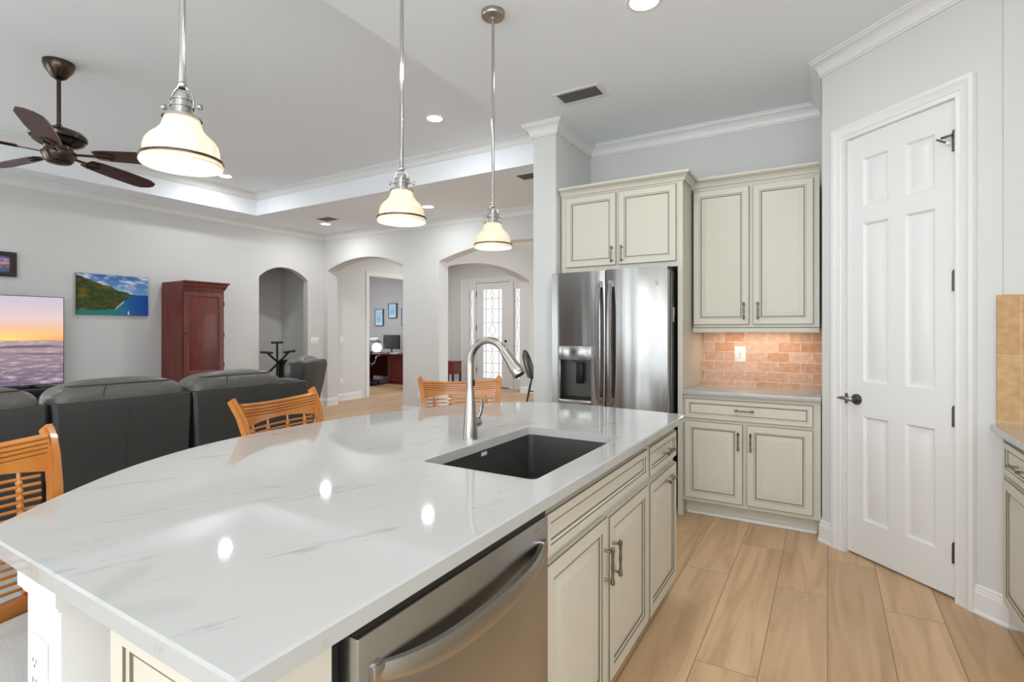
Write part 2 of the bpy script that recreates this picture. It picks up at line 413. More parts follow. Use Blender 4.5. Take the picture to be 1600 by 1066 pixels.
struct(b.make('wall_dining', smooth=0), 'dining room side wall with an unseen window opening added for daylight')
b = B().m(m_office); b.box(-12.6, -8.07, 10.62, 10.72, 0, C); b.box(-12.6, -8.07, 6.3, 6.4, 0, C); b.box(-8.07, -8.06, 8.78, 10.62, 0, C)
b.prism([(6.4, 0), (10.62, 0), (10.62, C), (6.4, C), (6.4, 2.2), (8.0, 2.2), (9.2, 2.2), (9.2, 0.8), (8.0, 0.8), (8.0, 2.2), (6.4, 2.2)], -12.6, -12.5, 'yz')  # window opening out of view, added to light the office
struct(b.make('wall_office', smooth=0), 'grey office walls')
# kitchen walls
b = B().m(m_wall); b.box(-2.10, 0.05, WY, WY + 0.12, 0, C); struct(b.make('wall_back', smooth=0), 'kitchen wall behind the refrigerator')
b = B().m(m_wall); b.box(-2.10, -1.886, 3.825, FY, 0, C, bev=0.012); struct(b.make('wall_stub', smooth=30), 'short wall end left of the refrigerator')
PA = V((-0.03, 3.853)); PB = V((0.70, 3.168)); PD = (PB - PA).normalized(); PN = V((-PD.y, PD.x)); DANG = atan2(PD.y, PD.x)
PL = (PB - PA).length
b = B().m(m_wall)
b.box(-0.03, 0.09, 3.86, WY, 0, C)
b.X = M.Translation((PA.x, PA.y, 0)) @ M.Rotation(DANG, 4, 'Z')
d0, d1 = 0.172, 0.780                                     # door leaf along the diagonal
b.prism([(0, 0), (d0 - 0.004, 0), (d0 - 0.004, 2.475), (d1 + 0.004, 2.475), (d1 + 0.004, 0), (PL, 0), (PL, C), (0, C)], 0.0, 0.11, 'xz')
b.X = M.Identity(4)
struct(b.make('wall_pantry', smooth=0), 'diagonal pantry wall')
b = B().m(m_wall); b.box(PB.x - 0.02, 1.4, PB.y, PB.y + 0.1, 0, C); struct(b.make('wall_right', smooth=0), 'short wall right of the pantry door')
b = B().m(m_wall); b.box(1.3, 1.42, -3.2, -2.4, 0, C); b.box(1.3, 1.42, 0.4, PB.y, 0, C); b.box(1.3, 1.42, -2.4, 0.4, 0, 1.1); b.box(1.3, 1.42, -2.4, 0.4, 2.4, C); struct(b.make('wall_side', smooth=0), 'kitchen side wall')  # unseen window opening added to light the island front
b = B().m(m_wall)
b.prism([(-7.82, 0), (-3.9, 0), (-3.9, 2.4), (-2.2, 2.4), (-2.2, 0), (1.42, 0), (1.42, C), (-7.82, C)], -3.32, -3.2, 'xz') if False else None
b.box(-7.82, -7.4, -3.32, -3.2, 0, C + 0.02); b.box(-7.4, -6.1, -3.32, -3.2, 2.4, C + 0.02); b.box(-6.1, -3.9, -3.32, -3.2, 0, C + 0.02); b.box(-3.9, -2.2, -3.32, -3.2, 2.4, C + 0.02); b.box(-2.2, -1.9, -3.32, -3.2, 0, C + 0.02)
b.box(-1.9, 1.25, -3.32, -3.2, 0, 0.75); b.box(-1.9, 1.25, -3.32, -3.2, 2.6, C + 0.02); b.box(1.25, 1.42, -3.32, -3.2, 0, C + 0.02)  # unseen window openings, added and sized for daylight
struct(b.make('wall_rear', smooth=0), 'unseen rear wall with sliding door opening and windows added for daylight')

# crown mouldings
def crown(z, s=1.0):
    return [(0, z - 0.100 * s), (0.010 * s, z - 0.100 * s), (0.012 * s, z - 0.092 * s), (0.018 * s, z - 0.088 * s), (0.021 * s, z - 0.070 * s), (0.032 * s, z - 0.045 * s), (0.050 * s, z - 0.028 * s), (0.064 * s, z - 0.022 * s), (0.066 * s, z - 0.014 * s), (0.074 * s, z - 0.010 * s), (0.074 * s, z), (0, z)]
b = B().m(m_trim)
b.sweep([(1.3, PB.y), (PB.x, PB.y), (PA.x, PA.y), (-0.03, WY), (-1.886, WY), (-1.886, 3.825), (-2.10, 3.825), (-2.10, FY)], crown(C))
struct(b.make('trim_1', smooth=30), 'kitchen crown moulding')
b = B().m(m_trim); b.sweep([(-2.10, FY), (LX, FY), (LX, -3.2)], crown(C)); struct(b.make('trim_2', smooth=30), 'living room crown moulding')
b = B().m(m_trim); b.sweep([(-2.22, 4.68), (-7.22, 4.68), (-7.22, -2.4)], crown(TRAY)); struct(b.make('trim_3', smooth=30), 'tray ceiling crown moulding')
# baseboards
BASE = [(0, 0), (0.024, 0), (0.024, 0.008), (0.017, 0.018), (0.016, 0.098), (0.012, 0.103), (0.012, 0.112), (0.009, 0.116), (0.009, 0.126), (0.003, 0.134), (0, 0.134)]
def base(name, paths, label, sc=1):
    b = B().m(m_trim)
    for p in paths: b.sweep(p, BASE)
    struct(b.make(name, smooth=0), label)
def dg(t, off=0): return (PA.x + PD.x * t - PN.x * off, PA.y + PD.y * t - PN.y * off)
base('baseboard_pantry', [[dg(0.085), dg(0), (-0.03, 3.93)], [(0.9, PB.y), (PB.x, PB.y), dg(0.868)]], 'white baseboards beside the pantry door')
base('baseboard_far', [[(-7.60, FY + 0.22), (-7.60, FY), (LX, FY), (LX, 5.945)], [(-5.081, FY + 0.22), (-5.081, FY), (-5.815, FY), (-5.815, FY + 0.22)]], 'white baseboards of the far wall')
base('baseboard_hall', [[(-7.93, 7.38), (-7.93, FY + 0.22)]], 'white baseboard in the hall')
base('baseboard_foyer', [[(-5.43, 10.25), (-5.43, 9.74), (-5.65, 9.74)], [(-5.90, 10.25), (-5.65, 10.25)], [(-7.53, 10.25), (-7.93, 10.25), (-7.93, 8.97)]], 'white baseboards of the foyer')
base('baseboard_left', [[(LX, 5.035), (LX, 0.0)]], 'white baseboard of the left wall')

# ------------------------------------------------------------------ pantry door (structure with knob and hinges)
def panel_slab(b, W, H, panels, y_front, thick, prof, mt, z0=0.0, x0=0.0):
    """slab with recessed/raised panels on its -y face"""
    xs = sorted({x0, x0 + W, *[p[0] for p in panels], *[p[1] for p in panels]}); zs = sorted({z0, z0 + H, *[p[2] for p in panels], *[p[3] for p in panels]})
    b.m(mt)
    for i in range(len(xs) - 1):
        for j in range(len(zs) - 1):
            cx, cz = (xs[i] + xs[i + 1]) / 2, (zs[j] + zs[j + 1]) / 2
            if any(p[0] < cx < p[1] and p[2] < cz < p[3] for p in panels): continue
            b.f([b.v(p) for p in ((xs[i], y_front, zs[j]), (xs[i + 1], y_front, zs[j]), (xs[i + 1], y_front, zs[j + 1]), (xs[i], y_front, zs[j + 1]))])
    for p in panels: b.rings(p[0], p[1], p[2], p[3], prof, y_front)
    yb = y_front + thick
    X0, X1, Z0, Z1 = x0, x0 + W, z0, z0 + H
    for q in (((X0, yb, Z0), (X0, yb, Z1), (X1, yb, Z1), (X1, yb, Z0)), ((X0, y_front, Z0), (X0, y_front, Z1), (X0, yb, Z1), (X0, yb, Z0)), ((X1, y_front, Z0), (X1, yb, Z0), (X1, yb, Z1), (X1, y_front, Z1)), ((X0, y_front, Z1), (X1, y_front, Z1), (X1, yb, Z1), (X0, yb, Z1)), ((X0, y_front, Z0), (X0, yb, Z0), (X1, yb, Z0), (X1, y_front, Z0))):
        b.f([b.v(p) for p in q])
    bmesh.ops.remove_doubles(b.bm, verts=b.bm.verts[:], dist=1e-5)
pd = bpy.data.objects.new('door_1', None); COL.objects.link(pd); pd.location = (PA.x, PA.y, 0); pd.rotation_euler = (0, 0, DANG)
tag(pd, 'tall white six-panel pantry door in the diagonal wall', 'door', kind='structure')
MOLD = [(0, 0, None), (0.004, -0.004, None), (0.012, -0.012, None), (0.018, -0.013, None), (0.046, -0.003, None), (0.049, -0.002, None)]
b = B(); pan = []
for a0, a1 in ((0.273, 0.425), (0.520, 0.672)):
    pan += [(a0, a1, 0.225, 0.83), (a0, a1, 1.03, 1.955), (a0, a1, 2.055, 2.335)]
panel_slab(b, d1 - d0, 2.45, pan, 0.012, 0.035, MOLD, m_trim, 0.014, d0); b.make('door_leaf', pd, 30)
def casing(b, x0, x1, z1, w_=0.088, y=0.0, legs=(True, True)):
    """door casing around an opening x0..x1, height z1, on the -y face"""
    prof = [(0.0, 0.0), (0.0, 0.012), (0.010, 0.014), (0.022, 0.012), (0.026, 0.016), (0.058, 0.018), (0.066, 0.023), (0.084, 0.023), (0.088, 0.016), (0.088, 0.0)]
    k = w_ / 0.088
    loops = []
    for d, t in prof:
        d *= k
        loops.append([b.v(p) for p in ((x0 - d, y - t, 0), (x0 - d, y - t, z1 + d), (x1 + d, y - t, z1 + d), (x1 + d, y - t, 0))])
    for a, c in zip(loops, loops[1:]):
        for i in range(3): b.f((a[i], a[i + 1], c[i + 1], c[i]))
b = B().m(m_trim); casing(b, d0 - 0.002, d1 + 0.002, 2.472)
b.box(d0 - 0.003, d0 - 0.001, 0, 0.11, 0, 2.475); b.box(d1 + 0.001, d1 + 0.003, 0, 0.11, 0, 2.475)
b.box(d0, d1, 0.05, 0.06, 0, 0.02); b.make('casing', pd, 30)
def hinge(z, latch=False):
    hx = d1 - 0.011
    b = B().m(m_steeldark); b.lathe([(0.008, z - 0.047), (0.008, z + 0.047)], 12, (hx, 0.002, 0)); b.sphere((hx, 0.002, z + 0.051), 0.0065, seg=8, rn=6)
    b.box(hx, d1 + 0.001, 0.004, 0.0115, z - 0.046, z + 0.046)
    for k in range(4): b.lathe([(0.0088, z - 0.047 + 0.023 * k), (0.0088, z - 0.044 + 0.023 * k)], 12, (hx, 0.002, 0))
    h = b.make('hinge', pd)
    if latch:
        b = B().m(m_steeldark); b.box(d1 - 0.060, d1 - 0.008, -0.018, -0.009, z + 0.024, z + 0.034, 0.001)
        b.tube([(d1 - 0.066, -0.035, z + 0.022), (d1 - 0.030, -0.02, z - 0.004)], 0.0045, 8)
        b.m(m_plate).sphere((d1 - 0.024, -0.02, z - 0.008), 0.009, seg=10, rn=8)
        b.make('door_stop', pd)['label'] = 'hinge pin door stop with white bumper'
for i, z in enumerate((2.262, 1.573, 0.904, 0.233)): hinge(z, i == 0)
b = B().m(m_steeldark); kx = d0 + 0.062
b.lathe([(0.032, 0), (0.032, 0.006), (0.028, 0.012), (0.013, 0.016), (0.012, 0.042)], 24, (kx, 0.012, 0.925), '-y')
b.m(m_nickel).tube([(kx + 0.012, -0.036, 0.925), (kx - 0.01, -0.044, 0.928), (kx - 0.05, -0.046, 0.931), (kx - 0.082, -0.042, 0.927)], [0.010, 0.012, 0.010, 0.006], 12, flat=0.7)
b.make('lever_handle', pd)
b = B().m(m_steeldark); b.box(d0 - 0.006, d0 + 0.001, -0.006, 0.012, 0.895, 0.955, 0.001); b.make('strike_plate', pd)

# ------------------------------------------------------------------ cabinets
def fdoor(b, x0, x1, z0, z1, t=0.02, drawer=False):
    """glazed raised panel front standing t proud of y=0 (front faces -y)"""
    if drawer:
        pr = [(0, 0, None), (0, t - .004, m_cab), (.003, t, m_glaze), (.027, t, m_cab), (.0285, t - .004, m_glaze), (.034, t - .007, m_cab), (.036, t - .009, m_glaze), (.039, t - .009, m_glaze)]
        b.rings(x0, x1, z0, z1, pr, 0, m_cab)
    else:
        pr = [(0, 0, None), (0, t - .004, m_cab), (.003, t, m_glaze), (.044, t, m_cab), (.046, t - .004, m_glaze), (.053, t - .006, m_cab), (.055, t - .009, m_glaze), (.0595, t - .009, m_glaze), (.064, t - .009, m_cab), (.090, t - .001, m_cab), (.0925, t - .001, m_cab)]
        b.rings(x0, x1, z0, z1, pr, 0, m_cab)
def pull(parent, x, z, vertical, y=-0.02, L=0.105):
    b = B().m(m_pewter)
    h = L / 2
    T = M.Translation((x, y - 0.028, z)) @ (M.Identity(4) if vertical else M.Rotation(pi / 2, 4, 'Y'))
    b.lathe([(0.004, -h - 0.010), (0.0075, -h - 0.006), (0.0075, -h + 0.004), (0.0055, -h + 0.010), (0.0042, -h * 0.4), (0.0060, -0.004), (0.0060, 0.004), (0.0042, h * 0.4), (0.0055, h - 0.010), (0.0075, h - 0.004), (0.0075, h + 0.006), (0.004, h + 0.010)], 12, axis=T)
    for s_ in (-1, 1):
        p = (x, z + s_ * (h - 0.004)) if vertical else (x + s_ * (h - 0.004), z)
        b.lathe([(0.007, 0), (0.0045, 0.004), (0.0045, 0.03)], 10, (p[0], y, p[1]), '-y')
    return b.make('handle', parent)
def cabinet(name, label, loc, rz, W, D, z0, z1, fronts, group=None, toe=0.0, cat='cabinet', extra=None, fy=0.0):
    r = thing(name, label, cat, loc, rz, group)
    b = B().m(m_cab)
    b.box(-W / 2, W / 2, 0, D, z0 + toe, z1)
    if toe: b.box(-W / 2 + 0.002, W / 2 - 0.002, 0.07, D, 0, toe)
    if extra: extra(b, W, D, z0, z1)
    b.make('carcass', r, 30)
    for fr in fronts:
        kind, x0, x1, a, c = fr[:5]
        b = B(); fdoor(b, x0, x1, a, c, drawer=(kind != 'door'))
        nm = {'door': 'door', 'drawer': 'drawer', 'false': 'drawer_front'}[kind]
        d = b.make(nm, r, 25)
        if len(fr) > 5 and fr[5]: pull(d, *fr[5])
    return r
CM = [(0, 0), (0.006, 0), (0.008, 0.010), (0.014, 0.012), (0.017, 0.024), (0.030, 0.040), (0.044, 0.048), (0.046, 0.056), (0.056, 0.058), (0.056, 0.074), (0, 0.074)]
def cab_crown(path, z, r):
    b = B().m(m_cab); b.sweep(path, [(d, z + h) for d, h in CM])
    b.m(m_glaze).sweep(path, [(0.0, z + 0.010), (0.0135, z + 0.0101), (0.0135, z + 0.0125), (0, z + 0.0125)])
    b.sweep(path, [(0.0, z + 0.0478), (0.0465, z + 0.0479), (0.0465, z + 0.0505), (0, z + 0.0505)])
    b.make('crown', r, 30)
# over the refrigerator: deep wall cabinet with the tall end panel
cx = (-1.862 - 0.897) / 2; Wf = 0.965
r = cabinet('fridge_cabinet', 'deep cream cabinet above the refrigerator, with tall end panel and two square doors', (cx, 3.88, 0), 0, Wf, WY - 3.88 - 0.005, 1.80, 2.42,
            [('door', -1.816 - cx, -1.394 - cx, 1.838, 2.396, (-1.423 - cx, 1.92, True)), ('door', -1.374 - cx, -0.940 - cx, 1.838, 2.396, (-1.345 - cx, 1.92, True))])
b = B().m(m_cab); b.box(-0.93 - cx, -0.8955 - cx, -0.006, WY - 3.885, 0, 2.421); b.make('end_panel', r, 0)
cab_crown([(Wf / 2, 0.23), (Wf / 2, 0), (-Wf / 2, 0)], 2.405, r)
# wall cabinet over the counter
cx = (-0.885 - 0.045) / 2; Wu = 0.835
r = cabinet('wall_cabinet', 'tall cream wall cabinet with two doors above the tiled backsplash', (cx, 4.17, 0), 0, Wu, WY - 4.175, 1.345, 2.42,
            [('door', -0.880 - cx, -0.489 - cx, 1.376, 2.388, (-0.523 - cx, 1.475, True)), ('door', -0.464 - cx, -0.083 - cx, 1.376, 2.388, (-0.430 - cx, 1.475, True))])
b = B().m(m_cab); b.box(-Wu / 2, Wu / 2, -0.022, 0.0, 1.316, 1.350, 0.004); b.make('light_rail', r)
b = B().m(m_glaze); b.box(-Wu / 2, Wu / 2, -0.0015, 0.0, 1.350, 1.356); b.make('glaze_line', r, 0)
cab_crown([(Wu / 2, 0), (-Wu / 2, 0)], 2.405, r)
b = B().m(m_lampglow); b.box(-0.30, 0.30, 0.20, 0.235, 1.332, 1.345); b.make('under_cabinet_light', r, 0)['label'] = 'warm light strip'
l = bpy.data.lights.new('under_cabinet_lamp', 'AREA'); l.shape = 'RECTANGLE'; l.size = 0.6; l.size_y = 0.03; l.energy = 1.6; l.color = (1, 0.78, 0.55)
o = bpy.data.objects.new('under_cabinet_lamp', l); COL.objects.link(o); o.location = (cx, 4.17 + 0.22, 1.330)
# base cabinet with wide drawer
cx = (-0.897 - 0.035) / 2; Wb = 0.858
r = cabinet('base_cabinet', 'cream base cabinet with one wide drawer over two doors, under the small quartz counter', (cx, 3.90, 0), 0, Wb, WY - 3.905, 0, 0.876,
            [('drawer', -0.882 - cx, -0.080 - cx, 0.706, 0.846, (-0.486 - cx, 0.782, False)), ('door', -0.884 - cx, -0.497 - cx, 0.137, 0.686, (-0.524 - cx, 0.572, True)), ('door', -0.472 - cx, -0.080 - cx, 0.137, 0.686, (-0.446 - cx, 0.572, True))], toe=0.11)
b = B().m(m_trim); b.box(-Wb / 2 + 0.01, Wb / 2 - 0.02, 0.052, 0.070, 0, 0.022, 0.006); b.make('shoe_moulding', r)
b = B().m(m_quartz); b.box(-0.895, -0.034, 3.852, WY - 0.002, 0.876, 0.906, 0.003); tag(b.make('countertop'), 'small white quartz countertop below the pinkish tile backsplash', 'countertop')
b = B().m(m_tile); b.box(-0.897, -0.034, WY - 0.012, WY, 0.906, 1.345); struct(b.make('trim_4', smooth=0), 'tumbled stone tile backsplash')
# right run of cabinets
r0 = cabinet('base_cabinet', 'cream base cabinet at the right edge, drawer over one door, beside the pantry wall', (0.68, 2.83, 0), rad(-90), 0.6, 0.6, 0, 0.876,
             [('drawer', -0.255, 0.275, 0.706, 0.846, (0.01, 0.778, False)), ('door', -0.255, 0.275, 0.137, 0.686, None)], toe=0.11)
pull(r0.children[1] if False else [c for c in r0.children if c.name.startswith('door')][0], 0.245, 0.57, True)
b = B().m(m_quartz); b.box(0.632, 1.298, 0.9, PB.y - 0.002, 0.876, 0.906, 0.003); tag(b.make('countertop'), 'white quartz countertop at the right edge against beige stone tile', 'countertop')
cabinet('base_cabinet', 'cream base cabinet further along the right wall, out of view', (0.68, 1.72, 0), rad(-90), 1.6, 0.6, 0, 0.876, [('door', -0.76, -0.01, 0.137, 0.846, None), ('door', 0.01, 0.76, 0.137, 0.846, None)], toe=0.11)
b = B().m(m_tile2); b.box(0.655, 1.298, PB.y - 0.012, PB.y, 0.906, 1.492)
b.box(1.288, 1.3, 0.9, PB.y - 0.012, 0.906, 1.492); struct(b.make('trim_5', smooth=0), 'beige stone tile backsplash')

# ------------------------------------------------------------------ outlets and switches
def plate(name, label, cat, loc, rz, kind, w_=0.072, h_=0.118, group=None):
    r = thing(name, label, cat, loc, rz, group)
    b = B().m(m_plate); b.box(-w_ / 2, w_ / 2, -0.006, 0.0, -h_ / 2, h_ / 2, 0.002); b.make('cover_plate', r)
    if kind == 'outlet':
        b = B().m(m_plate); b.box(-0.017, 0.017, -0.008, -0.006, -0.034, 0.034, 0.001)
        b.m(m_slot)
        for z in (0.018, -0.018):
            b.box(-0.008, -0.006, -0.0086, -0.008, z - 0.002, z + 0.006); b.box(0.006, 0.008, -0.0086, -0.008, z - 0.002, z + 0.006)
            b.box(-0.002, 0.002, -0.0086, -0.008, z - 0.010, z - 0.006)
        if name == 'ground_fault_outlet': b.box(-0.008, 0.008, -0.0088, -0.008, -0.002, 0.002)
        b.make('socket', r)
    else:
        n = int(kind[-1])
        for k in range(n):
            x = (k - (n - 1) / 2) * 0.046
            b = B().m(m_plate); b.box(x - 0.016, x + 0.016, -0.011, -0.006, -0.033, 0.033, 0.002); b.make('rocker', r)
    return r
plate('ground_fault_outlet', 'white outlet on the tile backsplash under the wall cabinet', 'outlet', (-0.60, WY - 0.012, 1.142), 0, 'outlet', 0.08, 0.125)
plate('wall_switch', 'wide white switch plate on the wall right of the niche', 'switch', (LX, 6.085, 1.156), rad(90), 'switch3', 0.165, 0.118)
plate('wall_switch', 'white switch plate on the hall wall beyond the left arch', 'switch', (-7.93, 6.87, 1.153), rad(90), 'switch1')
plate('wall_outlet', 'white outlet low on the hall wall beyond the left arch', 'outlet', (-7.93, 6.868, 0.36), rad(90), 'outlet')
plate('wall_outlet', 'white outlet low on the pier between the two arches', 'outlet', (-5.463, FY, 0.33), 0, 'outlet')

# ------------------------------------------------------------------ island
TOPZ = 0.915; TH = 0.032
ctrl = [(-0.602, 0.362), (-1.50, 0.362), (-1.655, 0.535), (-1.83, 0.775), (-1.945, 1.045), (-1.988, 1.34), (-1.984, 1.62), (-1.935, 1.95), (-1.835, 2.24), (-1.665, 2.505), (-1.455, 2.69), (-1.22, 2.742), (-0.602, 2.672)]
def catmull(p, n=5):
    out = []
    for i in range(1, len(p) - 2):
        for k in range(n):
            t = k / n; a, c, d, e = [V(q) for q in p[i - 1:i + 3]]
            out.append(0.5 * ((2 * c) + (d - a) * t + (2 * a - 5 * c + 4 * d - e) * t * t + (3 * c - a - 3 * d + e) * t ** 3))
    return [(q.x, q.y) for q in out]
curve = catmull([(-1.40, 0.2)] + ctrl[1:12] + [(-0.9, 2.74)])
outer = [(-0.602, 0.362)] + curve + [ctrl[11], (-0.602, 2.672)]
SX0, SX1, SY0, SY1 = -1.105, -0.697, 1.28, 1.982
def rrect(x0, x1, y0, y1, r, n=4):
    p = []
    for cx_, cy_, a in ((x1 - r, y1 - r, 0), (x0 + r, y1 - r, 90), (x0 + r, y0 + r, 180), (x1 - r, y0 + r, 270)):
        for k in range(n + 1): p.append((cx_ + r * cos(rad(a + 90 * k / n)), cy_ + r * sin(rad(a + 90 * k / n))))
    return p
inner = rrect(SX0, SX1, SY0, SY1, 0.02)
b = B().m(m_quartz)
def loop_edges(pts, z):
    vs = [b.v((x, y, z)) for x, y in pts]; return vs, [b.bm.edges.new((vs[i], vs[(i + 1) % len(vs)])) for i in range(len(vs))]
def shrink(pts, d):
    n = len(pts); out = []
    for i in range(n):
        a, c, e = V(pts[i - 1]), V(pts[i]), V(pts[(i + 1) % n])
        n1 = V((-(c - a).y, (c - a).x)).normalized(); n2 = V((-(e - c).y, (e - c).x)).normalized(); h = (n1 + n2).normalized()
        q = c + h * d / max(0.3, h.dot(n1)); out.append((q.x, q.y))
    return out
area = sum(outer[i][0] * outer[(i + 1) % len(outer)][1] - outer[(i + 1) % len(outer)][0] * outer[i][1] for i in range(len(outer)))
if area < 0: outer = outer[::-1]
of = shrink(outer, 0.004)
v1, e1 = loop_edges(of, TOPZ); v2, e2 = loop_edges(inner, TOPZ)
bmesh.ops.triangle_fill(b.bm, use_beauty=True, use_dissolve=False, edges=e1 + e2)
v5, e5 = loop_edges(outer, TOPZ - 0.004); v3, e3 = loop_edges(outer, TOPZ - TH); v4, e4 = loop_edges(inner, TOPZ - TH)
bmesh.ops.triangle_fill(b.bm, use_beauty=True, use_dissolve=False, edges=e3 + e4)
for A, Cc in ((v1, v5), (v5, v3), (v2, v4)):
    n = len(A)
    for i in range(n): b.f((A[i], A[(i + 1) % n], Cc[(i + 1) % n], Cc[i]))
for f in b.bm.faces: f.material_index = 0
tag(b.make('island_countertop', smooth=25), 'large white veined quartz island top with one bowed side, holding the sink', 'countertop')
# sink
s_ = thing('kitchen_sink', 'dark grey undermount sink set into the white island top', 'sink', ((SX0 + SX1) / 2, (SY0 + SY1) / 2, 0.68))
b = B().m(m_sink); cx, cy = (SX0 + SX1) / 2, (SY0 + SY1) / 2
def rr(e, r, z): return [b.v((x - cx, y - cy, z - 0.68)) for x, y in rrect(SX0 - e, SX1 + e, SY0 - e, SY1 + e, r)]
L_ = [rr(0.03, 0.03, TOPZ - TH - 0.001), rr(0.006, 0.025, TOPZ - TH - 0.001), rr(0.004, 0.025, TOPZ - TH - 0.02), rr(0.0, 0.03, 0.70), rr(-0.02, 0.04, 0.682)]
for A, Cc in zip(L_, L_[1:]):
    for i in range(len(A)): b.f((A[i], A[(i + 1) % len(A)], Cc[(i + 1) % len(A)], Cc[i]))
b.f(L_[-1]); b.make('bowl', s_, 40)
b = B().m(m_chrome); b.lathe([(0.045, 0.0025), (0.045, 0.005), (0.03, 0.006), (0.028, 0.003)], 20, (0, 0, 0)); b.make('drain', s_)
b = B().m(m_sticker); b.box(SX0 - cx + 0.0, SX0 - cx + 0.002, -0.018, 0.018, 0.182, 0.196); b.make('label_plate', s_, 0)['label'] = 'small pale badge on the sink wall'
# faucet
fa = thing('kitchen_faucet', 'tall brushed nickel pull-down faucet standing behind the island sink', 'faucet', (-1.174, 1.641, TOPZ))
b = B().m(m_nickel); b.lathe([(0.029, 0), (0.029, 0.004), (0.028, 0.02), (0.0245, 0.07), (0.0195, 0.13), (0.0155, 0.18), (0.0145, 0.2), (0.0145, 0.29)], 28); b.make('body', fa)
b = B().m(m_nickel)
Ra = 0.083; pts = [(0, 0, 0.285)] + [(Ra - Ra * cos(t), 0, 0.290 + Ra * 1.08 * sin(t)) for t in [rad(a) for a in range(0, 150, 8)]]
b.tube(pts, 0.0138, 16)
b.make('spout', fa, 50)
e0 = V(pts[-1]); ed = (V(pts[-1]) - V(pts[-2])).normalized()
b = B().m(m_nickel); pp = [e0 + ed * t for t in (-0.004, 0.0, 0.004, 0.05, 0.085, 0.108, 0.112)]
b.tube(pp, [0.0138, 0.0150, 0.0158, 0.0190, 0.0235, 0.0255, 0.0235], 20)
b.m(m_dark).tube([e0 + ed * 0.1125, e0 + ed * 0.1135], 0.019, 20); b.make('spray_head', fa, 50)
b = B().m(m_blackmetal); b.box(0.0142, 0.0175, -0.005, 0.005, 0.205, 0.227, 0.001); b.make('button', fa)
b = B().m(m_nickel); b.lathe([(0.017, 0.015), (0.019, 0.03), (0.019, 0.052), (0.012, 0.058)], 18, (0, 0, 0.058), 'y')
b.tube([(0, 0.048, 0.066), (0.004, 0.062, 0.09), (0.008, 0.068, 0.12), (0.008, 0.066, 0.148)], [0.008, 0.0075, 0.0085, 0.006], 12, flat=0.6); b.make('lever', fa, 50)

# island base units, facing +X
IF = -0.66
def xc(y0, y1): return (IF, (y0 + y1) / 2, 0), rad(90), y1 - y0
loc, rz, W = xc(2.178, 2.650)
m0 = 2.414
cabinet('base_cabinet', 'narrow cream island cabinet with small drawer over one door, at the far end', loc, rz, W, 0.58, 0, TOPZ - TH, [('drawer', 2.186 - m0, 2.640 - m0, 0.714, 0.840, (0.03, 0.775, False)), ('door', 2.190 - m0, 2.640 - m0, 0.115, 0.684, (0.06, 0.640, False))], toe=0.1)
loc, rz, W = xc(1.232, 2.176); m0 = 1.704
cabinet('base_cabinet', 'wide cream island cabinet under the sink, with long false drawer front over two doors', loc, rz, W, 0.58, 0, 0.66,
        [('false', 1.240 - m0, 2.158 - m0, 0.722, 0.840), ('door', 1.240 - m0, 1.692 - m0, 0.118, 0.700, (1.665 - m0, 0.545, True)), ('door', 1.712 - m0, 2.163 - m0, 0.118, 0.690, (1.742 - m0, 0.545, True))], toe=0.1,
        extra=lambda b, W, D, z0, z1: (b.box(-W / 2, W / 2, 0, 0.018, 0.655, TOPZ - TH), b.box(-W / 2, W / 2, D - 0.018, D, 0.655, TOPZ - TH)))
# dishwasher
loc, rz, W = xc(0.573, 1.226)
dw = thing('dishwasher', 'stainless steel dishwasher with curved pocket bar, built into the island', 'dishwasher', loc, rz)
b = B().m(m_dark); b.box(-W / 2 - 0.012, W / 2 + 0.004, 0.012, 0.54, 0.10, 0.878); b.box(-W / 2, W / 2, 0.05, 0.5, 0.0, 0.1); b.make('tub', dw, 0)
b = B().m(m_steeldw); b.box(-W / 2 + 0.002, W / 2 - 0.002, -0.034, 0.010, 0.11, 0.848, 0.004); b.make('door', dw, 40)
b = B().m(m_black); b.box(-W / 2 + 0.004, W / 2 - 0.004, -0.026, 0.008, 0.848, 0.862); b.make('control_strip', dw, 0)
b = B().m(m_steeldw)
n = 22; hw = W / 2 - 0.03; rows = []
for i in range(n + 1):
    t = -1 + 2 * i / n; x = hw * t; bow = 1 - t * t
    y = -0.036 - 0.036 * (1 - abs(t) ** 4); zc = 0.778 - 0.030 * (1 - t * t); hh = 0.016 + 0.009 * bow
    rows.append([b.v(p) for p in ((x, y + 0.006, zc - hh), (x, y - 0.004, zc - hh + 0.006), (x, y - 0.006, zc), (x, y, zc + hh), (x, y + 0.012, zc + hh))])
for A, Cc in zip(rows, rows[1:]):
    for i in range(5): b.f((A[i], A[(i + 1) % 5], Cc[(i + 1) % 5], Cc[i]))
b.f(rows[0]); b.f(rows[-1][::-1])
b.box(-hw - 0.004, -hw + 0.02, -0.046, -0.03, 0.760, 0.796, 0.002); b.box(hw - 0.02, hw + 0.004, -0.046, -0.03, 0.760, 0.796, 0.002)
b.make('handle', dw, 40)
b = B().m(m_chrome); b.box(W / 2 - 0.075, W / 2 - 0.05, -0.0348, -0.0335, 0.824, 0.828); b.make('badge', dw, 0)
# near-end cabinet, its panelled end facing -Y
r = thing('base_cabinet', 'cream end cabinet of the island with panelled end, nearest the camera', 'cabinet', (-0.83, 0.415, 0))
b = B().m(m_cab); b.box(-0.18, 0.17, 0, 0.138, 0.1, TOPZ - TH); b.box(-0.16, 0.10, 0.05, 0.138, 0, 0.1); b.make('carcass', r, 0)
b = B(); fdoor(b, -0.176, 0.125, 0.12, 0.872); b.make('end_panel', r, 25)
b = B().m(m_cab); b.box(0.135, 0.17, -0.022, 0.0, 0.1, TOPZ - TH, 0.002); b.make('stile', r)
